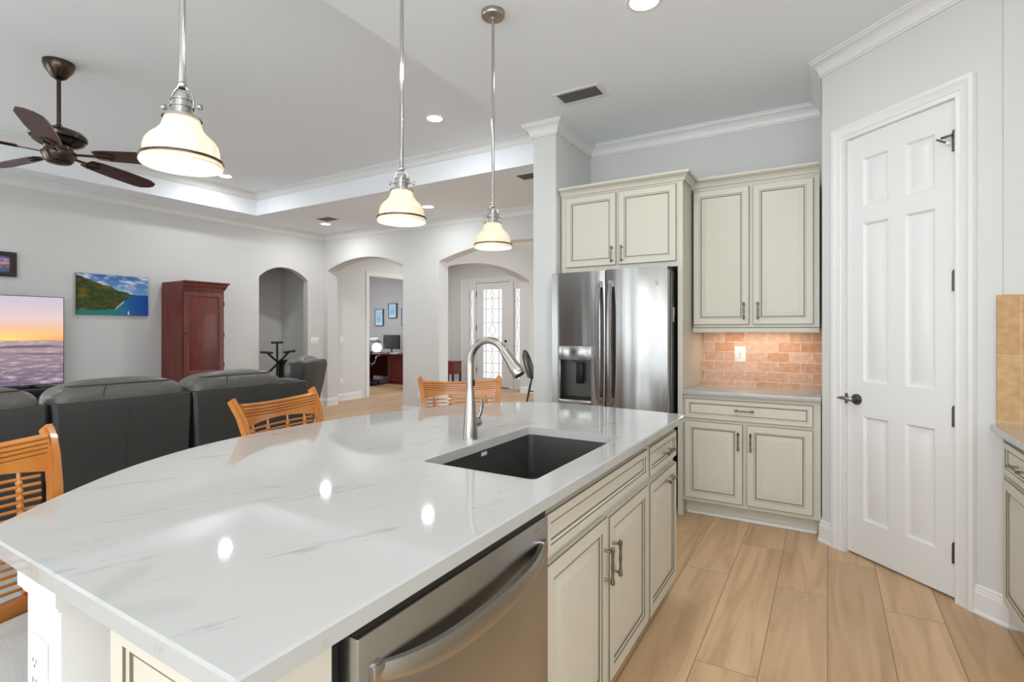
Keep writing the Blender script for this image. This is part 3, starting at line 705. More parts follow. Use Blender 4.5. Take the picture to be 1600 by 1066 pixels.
# white pilaster and knee wall
r = thing('island_end_post', 'white painted post under the near left corner of the island top, with an outlet', 'post', (-1.245, 0.385, 0))
b = B().m(m_trim); b.box(-0.078, 0.078, 0, 0.16, 0, 0.842); b.make('shaft', r, 0)
b = B().m(m_trim); b.box(-0.09, 0.09, -0.012, 0.172, 0.842, TOPZ - TH); b.box(-0.084, 0.084, -0.006, 0.166, 0.832, 0.842); b.make('capital', r, 0)
b = B().m(m_trim); b.sweep([(0.078, 0.16), (0.078, 0), (-0.078, 0), (-0.078, 0.16)], BASE); b.make('base_moulding', r, 0)
b = B().m(m_plate); b.box(-0.050, 0.022, -0.007, 0, 0.635, 0.757, 0.002); b.box(-0.031, 0.003, -0.009, -0.007, 0.662, 0.730, 0.001)
o = b.make('outlet', r); o['label'] = 'white outlet plate'
for z in (0.715, 0.678):
    b = B().m(m_slot)
    b.box(-0.022, -0.020, -0.0096, -0.009, z, z + 0.008); b.box(-0.008, -0.006, -0.0096, -0.009, z, z + 0.008); b.box(-0.016, -0.012, -0.0096, -0.009, z - 0.008, z - 0.004)
    b.make('socket', o, 0)
for q in ((-1.30, -1.252, 0.565, 2.56), (-1.15, -0.99, 0.545, 0.56), (-1.25, -0.735, 2.652, 2.664)):
    b = B().m(m_wall); b.box(*q, 0, TOPZ - TH - 0.001); struct(b.make('wall_island', smooth=0), 'painted knee wall behind the island cabinets')

# ------------------------------------------------------------------ refrigerator
FX0, FX1 = -1.862, -0.960; fw = FX1 - FX0
fr = thing('refrigerator', 'stainless steel french-door refrigerator with ice and water dispenser', 'refrigerator', ((FX0 + FX1) / 2, 3.70, 0))
xm = -1.4165 - (FX0 + FX1) / 2
b = B().m(m_steeldark); b.box(-fw / 2 + 0.012, fw / 2 + 0.006, 0.105, 0.80, 0.03, 1.765, 0.004); b.make('body', fr)
b = B().m(m_blackmetal); b.box(fw / 2 - 0.07, fw / 2 + 0.006, 0.03, 0.20, 1.766, 1.785, 0.003); b.make('hinge_cover', fr)
def bowdoor(b, x0, x1, z0, z1, hole=None):
    """slightly bowed steel door skin, front at y=0"""
    xs = [x0 + (x1 - x0) * i / 10 for i in range(11)]
    if hole: xs = sorted(set(xs) | {hole[0], hole[1]})
    zs = [z0, z1] if not hole else [z0, hole[2], hole[3], z1]
    bow = lambda x: 0.0045 * (2 * (x - (x0 + x1) / 2) / (x1 - x0)) ** 2
    for i in range(len(xs) - 1):
        for j in range(len(zs) - 1):
            if hole and hole[0] <= xs[i] < hole[1] - 1e-6 and j == 1: continue
            b.f([b.v(p) for p in ((xs[i], bow(xs[i]), zs[j]), (xs[i + 1], bow(xs[i + 1]), zs[j]), (xs[i + 1], bow(xs[i + 1]), zs[j + 1]), (xs[i], bow(xs[i]), zs[j + 1]))])
    e = 0.0045
    for q in (((x0, e, z0), (x0, e, z1), (x0, 0.09, z1), (x0, 0.09, z0)), ((x1, e, z0), (x1, e, z1), (x1, 0.09, z1), (x1, 0.09, z0)), ((x0, 0.09, z0), (x1, 0.09, z0), (x1, 0.09, z1), (x0, 0.09, z1))):
        b.f([b.v(p) for p in q])
    for z in (z0, z1): b.f([b.v((x, bow(x), z)) for x in xs] + [b.v((x1, 0.09, z)), b.v((x0, 0.09, z))])
    bmesh.ops.remove_doubles(b.bm, verts=b.bm.verts[:], dist=1e-5)
HX0, HX1, HZ0, HZ1 = -1.788 + 1.411, -1.530 + 1.411, 0.800, 1.108
b = B().m(m_steel); bowdoor(b, -fw / 2, xm - 0.004, 0.70, 1.780, (HX0, HX1, HZ0, HZ1)); dl = b.make('door', fr, 30)
b = B().m(m_steel); bowdoor(b, xm + 0.004, fw / 2, 0.70, 1.785); dr = b.make('door', fr, 30)
b = B().m(m_steel); bowdoor(b, -fw / 2, fw / 2, 0.06, 0.685); fz = b.make('freezer_drawer', fr, 30)
b = B().m(m_steel); b.tube([(-0.33, -0.05, 0.62), (0.33, -0.05, 0.62)], 0.013, 12); b.box(-0.33, -0.31, -0.05, 0.0, 0.612, 0.628); b.box(0.31, 0.33, -0.05, 0.0, 0.612, 0.628); b.make('handle', fz)
def fhandle(x, par):
    b = B().m(m_steel)
    n = 18; rows = []
    for i in range(n + 1):
        t = i / n; z = 0.79 + 0.905 * t; y = -0.020 - 0.045 * (1 - (2 * t - 1) ** 4)
        rows.append([b.v(p) for p in ((x - 0.015, y + 0.012, z), (x - 0.015, y, z), (x - 0.009, y - 0.006, z), (x + 0.009, y - 0.006, z), (x + 0.015, y, z), (x + 0.015, y + 0.012, z))])
    for A, Cc in zip(rows, rows[1:]):
        for i in range(6): b.f((A[i], A[(i + 1) % 6], Cc[(i + 1) % 6], Cc[i]))
    b.f(rows[0]); b.f(rows[-1][::-1])
    b.box(x - 0.013, x + 0.013, -0.03, 0.010, 0.785, 0.83, 0.002); b.box(x - 0.013, x + 0.013, -0.03, 0.010, 1.655, 1.70, 0.002)
    b.make('handle', par, 40)
fhandle(xm - 0.045, dl); fhandle(xm + 0.045, dr)
# dispenser
b = B().m(m_steeldark)
x0, x1, z0, z1 = HX0, HX1, HZ0, HZ1
for q in (((x0, 0.002, z0), (x0, 0.075, z0 + 0.02), (x0, 0.075, z1), (x0, 0.002, z1)), ((x1, 0.002, z0), (x1, 0.075, z0 + 0.02), (x1, 0.075, z1), (x1, 0.002, z1)), ((x0, 0.075, z0 + 0.02), (x1, 0.075, z0 + 0.02), (x1, 0.075, z1), (x0, 0.075, z1)), ((x0, 0.002, z1), (x1, 0.002, z1), (x1, 0.075, z1), (x0, 0.075, z1)), ((x0, 0.002, z0), (x1, 0.002, z0), (x1, 0.075, z0 + 0.02), (x0, 0.075, z0 + 0.02))):
    b.f([b.v(p) for p in q])
b.make('dispenser_recess', dl, 0, recalc=False)
b = B().m(m_steel); b.box(x0 - 0.004, x1 + 0.004, -0.014, 0.004, z1 - 0.002, z1 + 0.104, 0.003)
b.m(m_slot)
for px, pz in ((0.03, 0.07), (0.03, 0.05), (0.215, 0.075), (0.215, 0.055)): b.box(x0 + px, x0 + px + 0.018, -0.0145, -0.0138, z1 + pz, z1 + pz + 0.0025)
for k in range(6): b.box(x0 + 0.03 + 0.038 * k, x0 + 0.042 + 0.038 * k, -0.0145, -0.0138, z1 + 0.012, z1 + 0.0145)
b.make('control_panel', dl, 30)
b = B().m(m_nickel); b.box(x0 - 0.004, x0 + 0.003, -0.006, 0.006, z0, z1, 0.001); b.box(x0 - 0.004, x1 + 0.004, -0.012, 0.03, z0 - 0.034, z0, 0.003); b.make('drip_tray', dl, 30)
b = B().m(m_blackmetal); b.box(x0 + 0.120, x0 + 0.175, 0.03, 0.05, z1 - 0.185, z1 - 0.02, 0.003); b.lathe([(0.007, 0), (0.007, 0.018)], 10, (x0 + 0.10, 0.04, z1 - 0.018))
b.make('paddle', dl)
b = B().m(m_chrome); b.lathe([(0.024, 0), (0.024, 0.0025), (0.021, 0.0035), (0.021, 0.0020)], 28, (-1.035 + 1.411, 0.005, 1.675), '-y')
for k in range(2): b.tube([(-1.035 + 1.411 + 0.011 * cos(t) * (1 if k else 0.55), 0.0005, 1.675 + 0.013 * sin(t) * (0.5 if k else 1)) for t in [2 * pi * i / 16 for i in range(17)]], 0.0012, 5)
b.make('badge', dr)
b = B().m(m_sticker); b.box(fw / 2 + 0.006, fw / 2 + 0.0072, 0.125, 0.185, 1.44, 1.50, 0.0003); b.box(fw / 2 + 0.006, fw / 2 + 0.0072, 0.13, 0.17, 1.395, 1.44, 0.0003); o = b.make('sticker', fr); o['label'] = 'silver sticker on the side'

# ------------------------------------------------------------------ pendants, downlights, vents, fan
def pendant(label, y, zb, x=-1.53):
    r = thing('pendant_light', label, 'pendant light', (x, y, zb), rad(31), 'pendant lights over the island')
    b = B().m(m_shade)
    b.lathe([(0.0985, 0.0), (0.1015, 0.004), (0.1015, 0.008), (0.0935, 0.024), (0.0925, 0.045), (0.088, 0.062), (0.078, 0.076), (0.062, 0.090), (0.052, 0.104), (0.046, 0.122), (0.044, 0.130), (0.040, 0.130), (0.042, 0.120), (0.048, 0.102), (0.058, 0.088), (0.074, 0.073), (0.084, 0.060), (0.0885, 0.045), (0.0895, 0.024), (0.0955, 0.008), (0.0985, 0.0)], 48, cap=False); b.make('lamp_shade', r, 50)
    b = B().m(m_bronze); b.lathe([(0.0995, 0.014), (0.1025, 0.014), (0.1030, 0.017), (0.1025, 0.020), (0.0965, 0.0205)], 48, cap=False); b.make('band', r)
    b = B().m(m_chrome); b.lathe([(0.044, 0.128), (0.049, 0.130), (0.048, 0.135), (0.036, 0.140), (0.026, 0.144), (0.026, 0.160), (0.029, 0.161), (0.029, 0.165), (0.025, 0.167), (0.025, 0.178), (0.028, 0.179), (0.028, 0.183), (0.019, 0.186), (0.017, 0.200), (0.010, 0.204)], 28); b.make('socket', r, 40)
    b = B().m(m_chrome)
    b.tube([(0.031 * cos(t), 0, 0.175 + 0.046 * sin(t)) for t in [pi * i / 14 for i in range(15)]], 0.0035, 8)
    b.tube([(-0.031, 0, 0.175), (-0.031, 0, 0.160)], 0.0035, 8); b.tube([(0.031, 0, 0.175), (0.031, 0, 0.160)], 0.0035, 8)
    for s_ in (-1, 1):
        b.tube([(s_ * 0.026, 0, 0.164), (s_ * 0.050, 0, 0.164)], 0.0024, 8); b.lathe([(0.0075, 0), (0.0085, 0.004), (0.0075, 0.008)], 10, (s_ * 0.050 - 0.004, 0, 0.164), 'x')
    b.make('yoke', r)
    b = B().m(m_chrome); b.lathe([(0.010, 0.216), (0.013, 0.220), (0.013, 0.228), (0.009, 0.232), (0.009, 0.25)], 16); b.lathe([(0.0078, 0.25), (0.0078, C - zb - 0.03)], 12)
    for k in range(1, 4): b.lathe([(0.0084, 0.25 + 0.3 * k), (0.0084, 0.254 + 0.3 * k)], 12)
    b.make('rod', r, 40)
    b = B().m(m_nickel); b.lathe([(0.016, C - zb - 0.045), (0.018, C - zb - 0.032), (0.058, C - zb - 0.028), (0.063, C - zb - 0.022), (0.063, C - zb - 0.001)], 32); b.make('canopy', r, 40)
    b = B().m(m_bulb); b.sphere((0, 0, 0.062), 0.032, rz=0.04); b.make('bulb', r)
    l = bpy.data.lights.new('pendant_bulb', 'POINT'); l.energy = 1.2; l.color = (1, 0.9, 0.76); l.shadow_soft_size = 0.02
    o = bpy.data.objects.new('pendant_bulb', l); COL.objects.link(o); o.location = (x, y, zb + 0.018)
    return r
pendant('large-looking opal glass pendant nearest the camera, hanging over the near end of the island', 0.772, 1.785)
pendant('middle opal glass pendant, hanging over the faucet end of the island', 1.645, 1.785)
pendant('farthest opal glass pendant on a long rod, seen in front of the arched foyer', 2.345, 1.772)

def downlight(label, x, y, z, power=None, vis=True):
    if vis:
        r = thing('ceiling_downlight', label, 'recessed light', (x, y, z), 0, 'recessed ceiling lights')
        b = B().m(m_trim); b.lathe([(0.092, -0.001), (0.092, -0.004), (0.075, -0.006), (0.072, -0.003)], 32, cap=False); b.make('trim_ring', r)
        b = B().m(m_can); b.lathe([(0.073, -0.0015), (0.073, -0.003)], 32); b.make('lens', r)
    l = bpy.data.lights.new('downlight', 'AREA'); l.shape = 'DISK'; l.size = 0.13; l.energy = power or CAN_POWER; l.color = (0.96, 0.98, 1.0)
    o = bpy.data.objects.new('downlight', l); COL.objects.link(o); o.location = (x, y, z - 0.012)
downlight('round recessed light in the raised ceiling, between the middle and far pendants', -3.20, 3.89, TRAY)
downlight('round recessed light in the raised ceiling, beside the nearest pendant shade', -6.73, 3.93, TRAY)
downlight('round recessed light in the lower ceiling just below a vent, near the room corner', -6.84, 5.615, C, 15)
downlight('round recessed light in the lower ceiling right of the middle pendant shade', -4.685, 5.556, C, 15)
downlight('round recessed light at the very top edge, above the kitchen floor', -0.81, 2.665, C)
for x, y, z in ((0.35, 1.0, C), (-0.81, 0.6, C), (-3.2, 0.6, TRAY), (-6.73, 0.6, TRAY), (-3.2, -1.8, TRAY), (-6.73, -1.8, TRAY), (0.3, -1.5, C)):  # extra recessed lights out of view, added for general illumination
    downlight('unseen round recessed light, added to brighten the room', x, y, z)
downlight('', -6.7, 8.6, C, vis=False, power=30); downlight('', -3.3, 8.3, C, vis=False, power=30); downlight('', -10.2, 8.8, C, vis=False, power=45)  # unseen fill lights without fixtures, added to brighten foyer, dining room and office

def vent(label, x0, x1, y0, y1, z, along='x'):
    r = thing('ceiling_vent', label, 'air vent', ((x0 + x1) / 2, (y0 + y1) / 2, z), 0, 'ceiling air vents')
    w_, h_ = (x1 - x0) / 2, (y1 - y0) / 2; f_ = 0.03
    b = B().m(m_trim)
    for q in ((-w_, w_, -h_, -h_ + f_), (-w_, w_, h_ - f_, h_), (-w_, -w_ + f_, -h_ + f_, h_ - f_), (w_ - f_, w_, -h_ + f_, h_ - f_)): b.box(*q, -0.007, -0.001, 0.002)
    b.make('frame', r)
    b = B().m(m_dark); b.box(-w_ + f_, w_ - f_, -h_ + f_, h_ - f_, -0.002, -0.0012); b.make('opening', r, 0)
    n = 4
    for k in range(n):
        y = -h_ + f_ + (k + 0.5) * (2 * h_ - 2 * f_) / n
        b = B().m(m_vent); b.X = M.Translation((0, y, -0.004)) @ M.Rotation(rad(-12), 4, 'X'); b.box(-w_ + f_, w_ - f_, -0.012, 0.012, -0.001, 0.0005); b.make('slat', r, 0)
    return r
vent('rectangular ceiling vent above the refrigerator', -1.705, -1.345, 3.375, 3.585, C)
vent('ceiling vent near the living room corner, just above a recessed light', -6.68, -6.33, 5.24, 5.51, C)
vent('ceiling vent partly hidden by the wall end left of the refrigerator', -2.95, -2.45, 4.90, 5.15, C)

fan = thing('ceiling_fan', 'five-blade bronze ceiling fan with dark walnut blades in the living room', 'ceiling fan', (-4.961, 1.622, 0))
b = B().m(m_bronze); b.lathe([(0.02, 3.22), (0.045, 3.235), (0.085, 3.29), (0.098, 3.33), (0.098, TRAY)], 28); b.make('canopy', fan, 40)
b = B().m(m_bronze); b.lathe([(0.0135, 2.86), (0.0135, 3.24)], 14); b.make('downrod', fan)
b = B().m(m_bronze); b.lathe([(0.02, 2.88), (0.03, 2.862), (0.10, 2.845), (0.15, 2.825), (0.172, 2.80), (0.172, 2.775), (0.150, 2.765), (0.155, 2.75), (0.12, 2.728), (0.09, 2.715), (0.09, 2.67)], 36)
b.make('motor_housing', fan, 40)
b = B().m(m_bronze); b.lathe([(0.09, 2.69), (0.105, 2.68), (0.108, 2.655), (0.095, 2.635), (0.088, 2.61), (0.07, 2.592), (0.03, 2.582), (0.008, 2.580)], 36); b.make('switch_cup', fan, 40)
BZ = 2.668; BR = 0.92; A0 = -27.5
for k in range(5):
    a = rad(A0 + 72 * k)
    b = B().m(m_blade); X_ = M.Rotation(a, 4, 'Z') @ M.Translation((0, 0, BZ)) @ M.Rotation(rad(-13), 4, 'X'); b.X = X_
    out = [(0.235, -0.055), (0.30, -0.072), (0.55, -0.088), (0.80, -0.086), (0.885, -0.06), (BR, -0.01), (BR - 0.005, 0.03), (0.87, 0.072), (0.80, 0.084), (0.55, 0.084), (0.30, 0.07), (0.235, 0.055)]
    b.prism(out, -0.004, 0.004); bl = b.make('blade', fan, 30)
    b = B().m(m_bronze); b.X = X_
    b.box(0.10, 0.235, -0.016, 0.016, -0.012, -0.004, 0.003)
    b.tube([(0.22, 0, -0.009), (0.26, -0.035, -0.009), (0.32, -0.042, -0.009), (0.36, -0.01, -0.009), (0.36, 0.01, -0.009), (0.32, 0.042, -0.009), (0.26, 0.035, -0.009), (0.22, 0, -0.009)], 0.006, 8)
    b.make('blade_bracket', bl)

# ------------------------------------------------------------------ bar stools
def stool_proto(label):
    r = thing('bar_stool', label, 'bar stool', (0, 0, 0), 0, 'honey wood bar stools round the island')
    hw = 0.232
    cb = lambda x, z: 0.215 + 0.035 * max(0, z - 0.62) / 0.43 + 0.030 * (1 - (x / hw) ** 2)       # y of the concave back surface
    # side posts continuing into the rear legs
    for s_ in (-1, 1):
        b = B().m(m_stool)
        pts = [(s_ * 0.205, 0.235, 0.0), (s_ * 0.205, 0.21, 0.35), (s_ * 0.205, 0.20, 0.60), (s_ * 0.212, 0.208, 0.75), (s_ * 0.222, 0.225, 0.88), (s_ * 0.232, 0.252, 0.97), (s_ * 0.240, 0.278, 1.02), (s_ * 0.242, 0.294, 1.035)]
        rows = []
        for i, p in enumerate(pts):
            w2 = 0.014; d2 = (0.017, 0.018, 0.020, 0.019, 0.019, 0.020, 0.020, 0.014)[i]
            rows.append([b.v((p[0] + dx * w2, p[1] + dy * d2, p[2] + (0.018 if (i == 7 and dy < 0) else 0))) for dx, dy in ((-1, -1), (1, -1), (1, 1), (-1, 1))])
        for A, Cc in zip(rows, rows[1:]):
            for i in range(4): b.f((A[i], A[(i + 1) % 4], Cc[(i + 1) % 4], Cc[i]))
        b.f(rows[0][::-1]); b.f(rows[-1])
        es = [e for e in b.bm.edges if abs((e.verts[0].co - e.verts[1].co).z) > 0.01]
        bmesh.ops.bevel(b.bm, geom=es, offset=0.006, segments=2, affect='EDGES')
        b.make('back_post', r, 40)
    # crest: concave board with carved flutes and arched lower edge
    b = B().m(m_stool); n = 20
    prof = [(1.026, -0.002), (1.024, -0.006), (1.018, -0.009), (1.014, -0.008), (1.013, -0.002), (1.011, -0.002), (1.010, -0.008), (1.001, -0.009), (1.000, -0.002), (0.998, -0.002), (0.997, -0.009), (0.988, -0.009), (0.987, -0.002), (0.985, -0.002), (0.984, -0.009), (0.975, -0.009), (0.974, -0.003), (0.972, -0.003), (0.971, -0.007)]
    rows = []
    for i in range(n + 1):
        t = -1 + 2 * i / n; x = t * (hw - 0.008); sag = -0.012 * (1 - t * t) + 0.004
        zl = 0.922 + 0.022 * (1 - t * t)
        ring = [b.v((x, cb(x, z) + 0.012 + d, z + sag)) for z, d in prof]
        ring += [b.v((x, cb(x, zl) + 0.012 - 0.009, zl)), b.v((x, cb(x, zl) + 0.024, zl)), b.v((x, cb(x, 1.02) + 0.024, 1.024 + sag))]
        rows.append(ring)
    k = len(rows[0])
    for A, Cc in zip(rows, rows[1:]):
        for i in range(k): b.f((A[i], A[(i + 1) % k], Cc[(i + 1) % k], Cc[i]))
    b.f(rows[0]); b.f(rows[-1][::-1]); b.make('crest_rail', r, 25)
    # horizontal spindles and beaded uprights
    for j in range(15):
        z = 0.914 - 0.0212 * j
        b = B().m(m_stool)
        b.tube([(x, cb(x, z) + 0.012, z) for x in [(-1 + 2 * i / 12) * 0.205 for i in range(13)]], 0.0046, 8); b.make('spindle', r)
    for x in (-0.158, -0.060, 0.060, 0.158):
        b = B().m(m_stool)
        zt = 0.922 + 0.022 * (1 - (x / hw) ** 2)
        zz = []; rr_ = []
        for j in range(15):
            z = 0.9034 - 0.0212 * j
            for dz, q in ((0.009, 0.0045), (0.005, 0.0075), (0.0, 0.0088), (-0.005, 0.0075), (-0.009, 0.0045)): zz.append(z + dz); rr_.append(q)
        zz = [zt + 0.004] + zz + [0.585]; rr_ = [0.005] + rr_ + [0.005]
        b.tube([(x, cb(x, z) + 0.010, z) for z in zz], rr_, 8, up=(0, 1, 0)); b.make('beaded_upright', r, 60)
    b = B().m(m_stool); b.box(-0.20, 0.20, 0.19, 0.235, 0.565, 0.605, 0.004); b.make('lower_rail', r)
    b = B().m(m_stool); b.box(-0.212, 0.212, -0.205, 0.205, 0.49, 0.545, 0.006); b.make('seat_frame', r)
    b = B().m(m_fabric); b.puff(-0.22, 0.22, -0.215, 0.195, 0.53, 0.592, 6, 32, 12, 2.6); b.make('seat', r, 60)
    for s_ in (-1, 1):
        b = B().m(m_stool); b.tube([(s_ * 0.195, -0.19, 0.57), (s_ * 0.20, -0.20, 0.3), (s_ * 0.205, -0.21, 0.0)], [0.022, 0.021, 0.016], 12); b.make('leg', r)
    b = B().m(m_stool); b.tube([(-0.20, -0.205, 0.2), (0.20, -0.205, 0.2)], 0.013, 10); b.tube([(-0.20, -0.2, 0.26), (-0.203, 0.215, 0.26)], 0.012, 10); b.tube([(0.20, -0.2, 0.26), (0.203, 0.215, 0.26)], 0.012, 10); b.make('footrest', r)
    return r
st = stool_proto('honey wood bar stool at the left edge, its back cut by the picture edge')
st.location = (-1.622, 0.455, 0.004); st.rotation_euler = (0, 0, rad(105))
copy_tree(st, (-1.855, 1.545, 0), rad(103), 'honey wood bar stool in front of the black sofa, middle of the three')
copy_tree(st, (-1.745, 2.385, 0), rad(42), 'honey wood bar stool behind the faucet, facing the foyer end of the island')

# ------------------------------------------------------------------ sofa and recliner
def sofa_back(b, x0, x1, ytop, zt=0.86, th=0.15, nar=0.035):
    """back shell; outer face at y=ytop (rear), narrowing to the bottom"""
    n = 6; q = []
    sec = [(0.10, 0.02), (0.35, 0.0), (0.60, 0.0), (0.82, 0.0), (zt, -0.012)]
    rows = []
    for z, dy in sec:
        k = nar * (zt - z) / zt; k2 = 0.012 if z == zt else 0
        rows.append([b.v(p) for p in ((x0 + k + 0.02, ytop - dy * -1, z), (x1 - k - 0.02, ytop + dy, z), (x1 - k, ytop + dy - 0.02, z), (x1 - k, ytop - th, z), (x0 + k, ytop - th, z), (x0 + k, ytop + dy - 0.02, z))])
    for A, Cc in zip(rows, rows[1:]):
        for i in range(6): b.f((A[i], A[(i + 1) % 6], Cc[(i + 1) % 6], Cc[i]))
    b.f(rows[0][::-1]); b.f(rows[-1])
sf = thing('reclining_sofa', 'charcoal leather three-seat reclining sofa with its back to the island', 'sofa', (-4.06, 1.685, 0.012), rad(-90))
# local x = -(worldY - 1.685); rear at local y=0, front towards -y
def lx(y): return -(y - 1.685)
secs = [(0.45, 1.283), (1.300, 2.125), (2.135, 2.93)]
for i, (y0, y1) in enumerate(secs):
    xa, xb = lx(y1), lx(y0)
    if i == 2: xa = lx(3.145)
    b = B().m(m_leather); sofa_back(b, xa, xb, 0.0)
    b.m(m_seam).tube([((xa + xb) / 2 + 0.05, 0.001, 0.15), ((xa + xb) / 2 + 0.02, 0.001, 0.55), ((xa + xb) / 2, 0.001, 0.80)], 0.0025, 6)
    bk = b.make('back', sf, 40)
    xa2 = lx(y1)
    b = B().m(m_leather_lit); b.puff(xa2 + 0.012, xb - 0.012, -0.36, -0.035, 0.70, 0.992, 5, 44, 20, 2.8)
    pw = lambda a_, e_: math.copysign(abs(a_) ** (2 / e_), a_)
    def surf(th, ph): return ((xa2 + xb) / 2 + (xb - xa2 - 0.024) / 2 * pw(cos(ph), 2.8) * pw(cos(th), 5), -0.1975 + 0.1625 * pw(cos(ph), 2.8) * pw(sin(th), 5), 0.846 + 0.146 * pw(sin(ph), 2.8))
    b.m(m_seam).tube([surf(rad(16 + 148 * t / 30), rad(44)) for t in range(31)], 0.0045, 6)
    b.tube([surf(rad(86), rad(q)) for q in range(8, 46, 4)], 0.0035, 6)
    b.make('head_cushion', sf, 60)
    b = B().m(m_leather_lit); b.puff(xa2 + 0.01, xb - 0.01, -0.42, -0.13, 0.40, 0.80, 5, 30, 14, 4); b.make('back_cushion', sf, 60)
    b = B().m(m_leather_lit); b.puff(xa2 + 0.01, xb - 0.01, -0.97, -0.30, 0.24, 0.48, 6, 30, 14, 4); b.make('seat', sf, 60)
for y0, y1 in ((0.20, 0.45), (2.93, 3.15)):
    xa, xb = lx(y1), lx(y0)
    b = B().m(m_leather); b.puff(xa, xb, -0.98, -0.10, 0.05, 0.66, 6, 30, 16, 5); b.make('arm', sf, 60)
b = B().m(m_leather); xa, xb = lx(3.15), lx(2.92); b.puff(xa, xb, -0.40, -0.012, 0.55, 0.885, 4, 28, 14, 4); b.make('wing', sf, 60)
b = B().m(m_leather); b.box(lx(3.13), lx(0.22), -0.93, -0.12, 0.02, 0.30); b.make('frame', sf, 0)
# recliner
def recl():
    ang = atan2(-0.842, 0.537)       # local -y -> (-0.842,-0.537)
    r = thing('recliner_chair', 'charcoal leather recliner chair beyond the sofa, turned towards the television', 'armchair', (-5.18, 4.13, 0.012), ang)
    b = B().m(m_leather)
    rows = []
    for z, y, hw in ((0.12, -0.16, 0.33), (0.4, -0.10, 0.36), (0.7, -0.035, 0.385), (0.90, 0.0, 0.39), (0.955, -0.006, 0.385), (0.97, -0.03, 0.37)):
        rows.append([b.v(p) for p in ((-hw + 0.03, y, z), (hw - 0.03, y, z), (hw, y - 0.03, z), (hw, y - 0.16, z - 0.02), (-hw, y - 0.16, z - 0.02), (-hw, y - 0.03, z))])
    for A, Cc in zip(rows, rows[1:]):
        for i in range(6): b.f((A[i], A[(i + 1) % 6], Cc[(i + 1) % 6], Cc[i]))
    b.f(rows[0][::-1]); b.f(rows[-1]); b.make('back', r, 50)
    b = B().m(m_leather_lit); b.puff(-0.33, 0.33, -0.30, -0.03, 0.70, 1.02, 4, 32, 16, 2.8); b.make('head_cushion', r, 60)
    b = B().m(m_leather_lit); b.puff(-0.30, 0.30, -0.46, -0.18, 0.40, 0.76, 4, 30, 14, 3); b.make('back_cushion', r, 60)
    b = B().m(m_leather_lit); b.puff(-0.28, 0.28, -0.95, -0.35, 0.22, 0.48, 5, 30, 14, 4); b.make('seat', r, 60)
    for s_ in (-1, 1):
        b = B().m(m_leather); b.puff(s_ * 0.27, s_ * 0.47, -0.95, -0.2, 0.05, 0.62, 5, 26, 14, 4) if s_ > 0 else b.puff(-0.47, -0.27, -0.95, -0.2, 0.05, 0.62, 5, 26, 14, 4); b.make('arm', r, 60)
    b = B().m(m_leather); b.box(-0.3, 0.3, -0.9, -0.2, 0.0, 0.3); b.make('frame', r, 0)
recl()

# ------------------------------------------------------------------ television wall
tv = thing('television', 'large flat television showing a sunset over the sea, at the left edge', 'television', (-7.50, 1.625, 0.70), rad(90))
b = B().m(m_black); b.box(-0.875, 0.875, 0.0, 0.03, 0.026, 1.013, 0.003); b.make('cabinet', tv)
def sunset(u, v):
    if v > 0.5:
        t = (v - 0.5) / 0.5; s_ = max(0, 1 - abs(u - 0.72) * 2.4)
        c = mixc((222, 128, 84), (240, 176, 128), t / 0.14) if t < 0.14 else mixc((240, 176, 128), (222, 196, 192), (t - 0.14) / 0.36) if t < 0.5 else mixc((222, 196, 192), (192, 184, 200), (t - 0.5) / 0.5)
        c = mixc(c, (255, 226, 120), s_ * max(0, 1 - t * 3.2))
        return c
    d = 0.5 - v
    f_ = fbm(u * 14, v * 60 / (0.25 + d * 3), 1.3); wv = nz(u * 3.0, v * 34, 5)
    c = mixc((172, 142, 146), (112, 98, 118), d * 2.2)
    c = mixc(c, (224, 206, 210), f_ * 0.9)
    if 0.05 < d < 0.17: c = mixc(c, (98, 96, 112), max(0, wv) * 2.2)
    return c
picture('screen', tv, m_screen, 160, 110, sunset, -0.868, 0.868, 0.034, 1.006, -0.001)
for s_ in (-1, 1):
    b = B().m(m_black); b.tube([(s_ * 0.62, 0.015, 0.04), (s_ * 0.62, 0.015, 0.012)], 0.012, 8); b.box(s_ * 0.62 - 0.015, s_ * 0.62 + 0.015, -0.12, 0.14, 0.001, 0.013, 0.002); b.make('foot', tv)
r = thing('media_console', 'low black media console under the television, mostly hidden by the sofa', 'console', (-7.45, 1.60, 0.012), rad(90))
b = B().m(m_black); b.box(-1.0, 1.0, -0.22, 0.22, 0.64, 0.687, 0.003); b.make('top', r)
b = B().m(m_black); b.box(-0.97, 0.97, -0.18, 0.2, 0.05, 0.64); b.make('body', r, 0)
for k in range(3):
    b = B().m(m_blackmetal); b.box(-0.95 + 0.64 * k, -0.95 + 0.62 + 0.64 * k, -0.20, -0.18, 0.08, 0.62, 0.003); b.make('door', r)

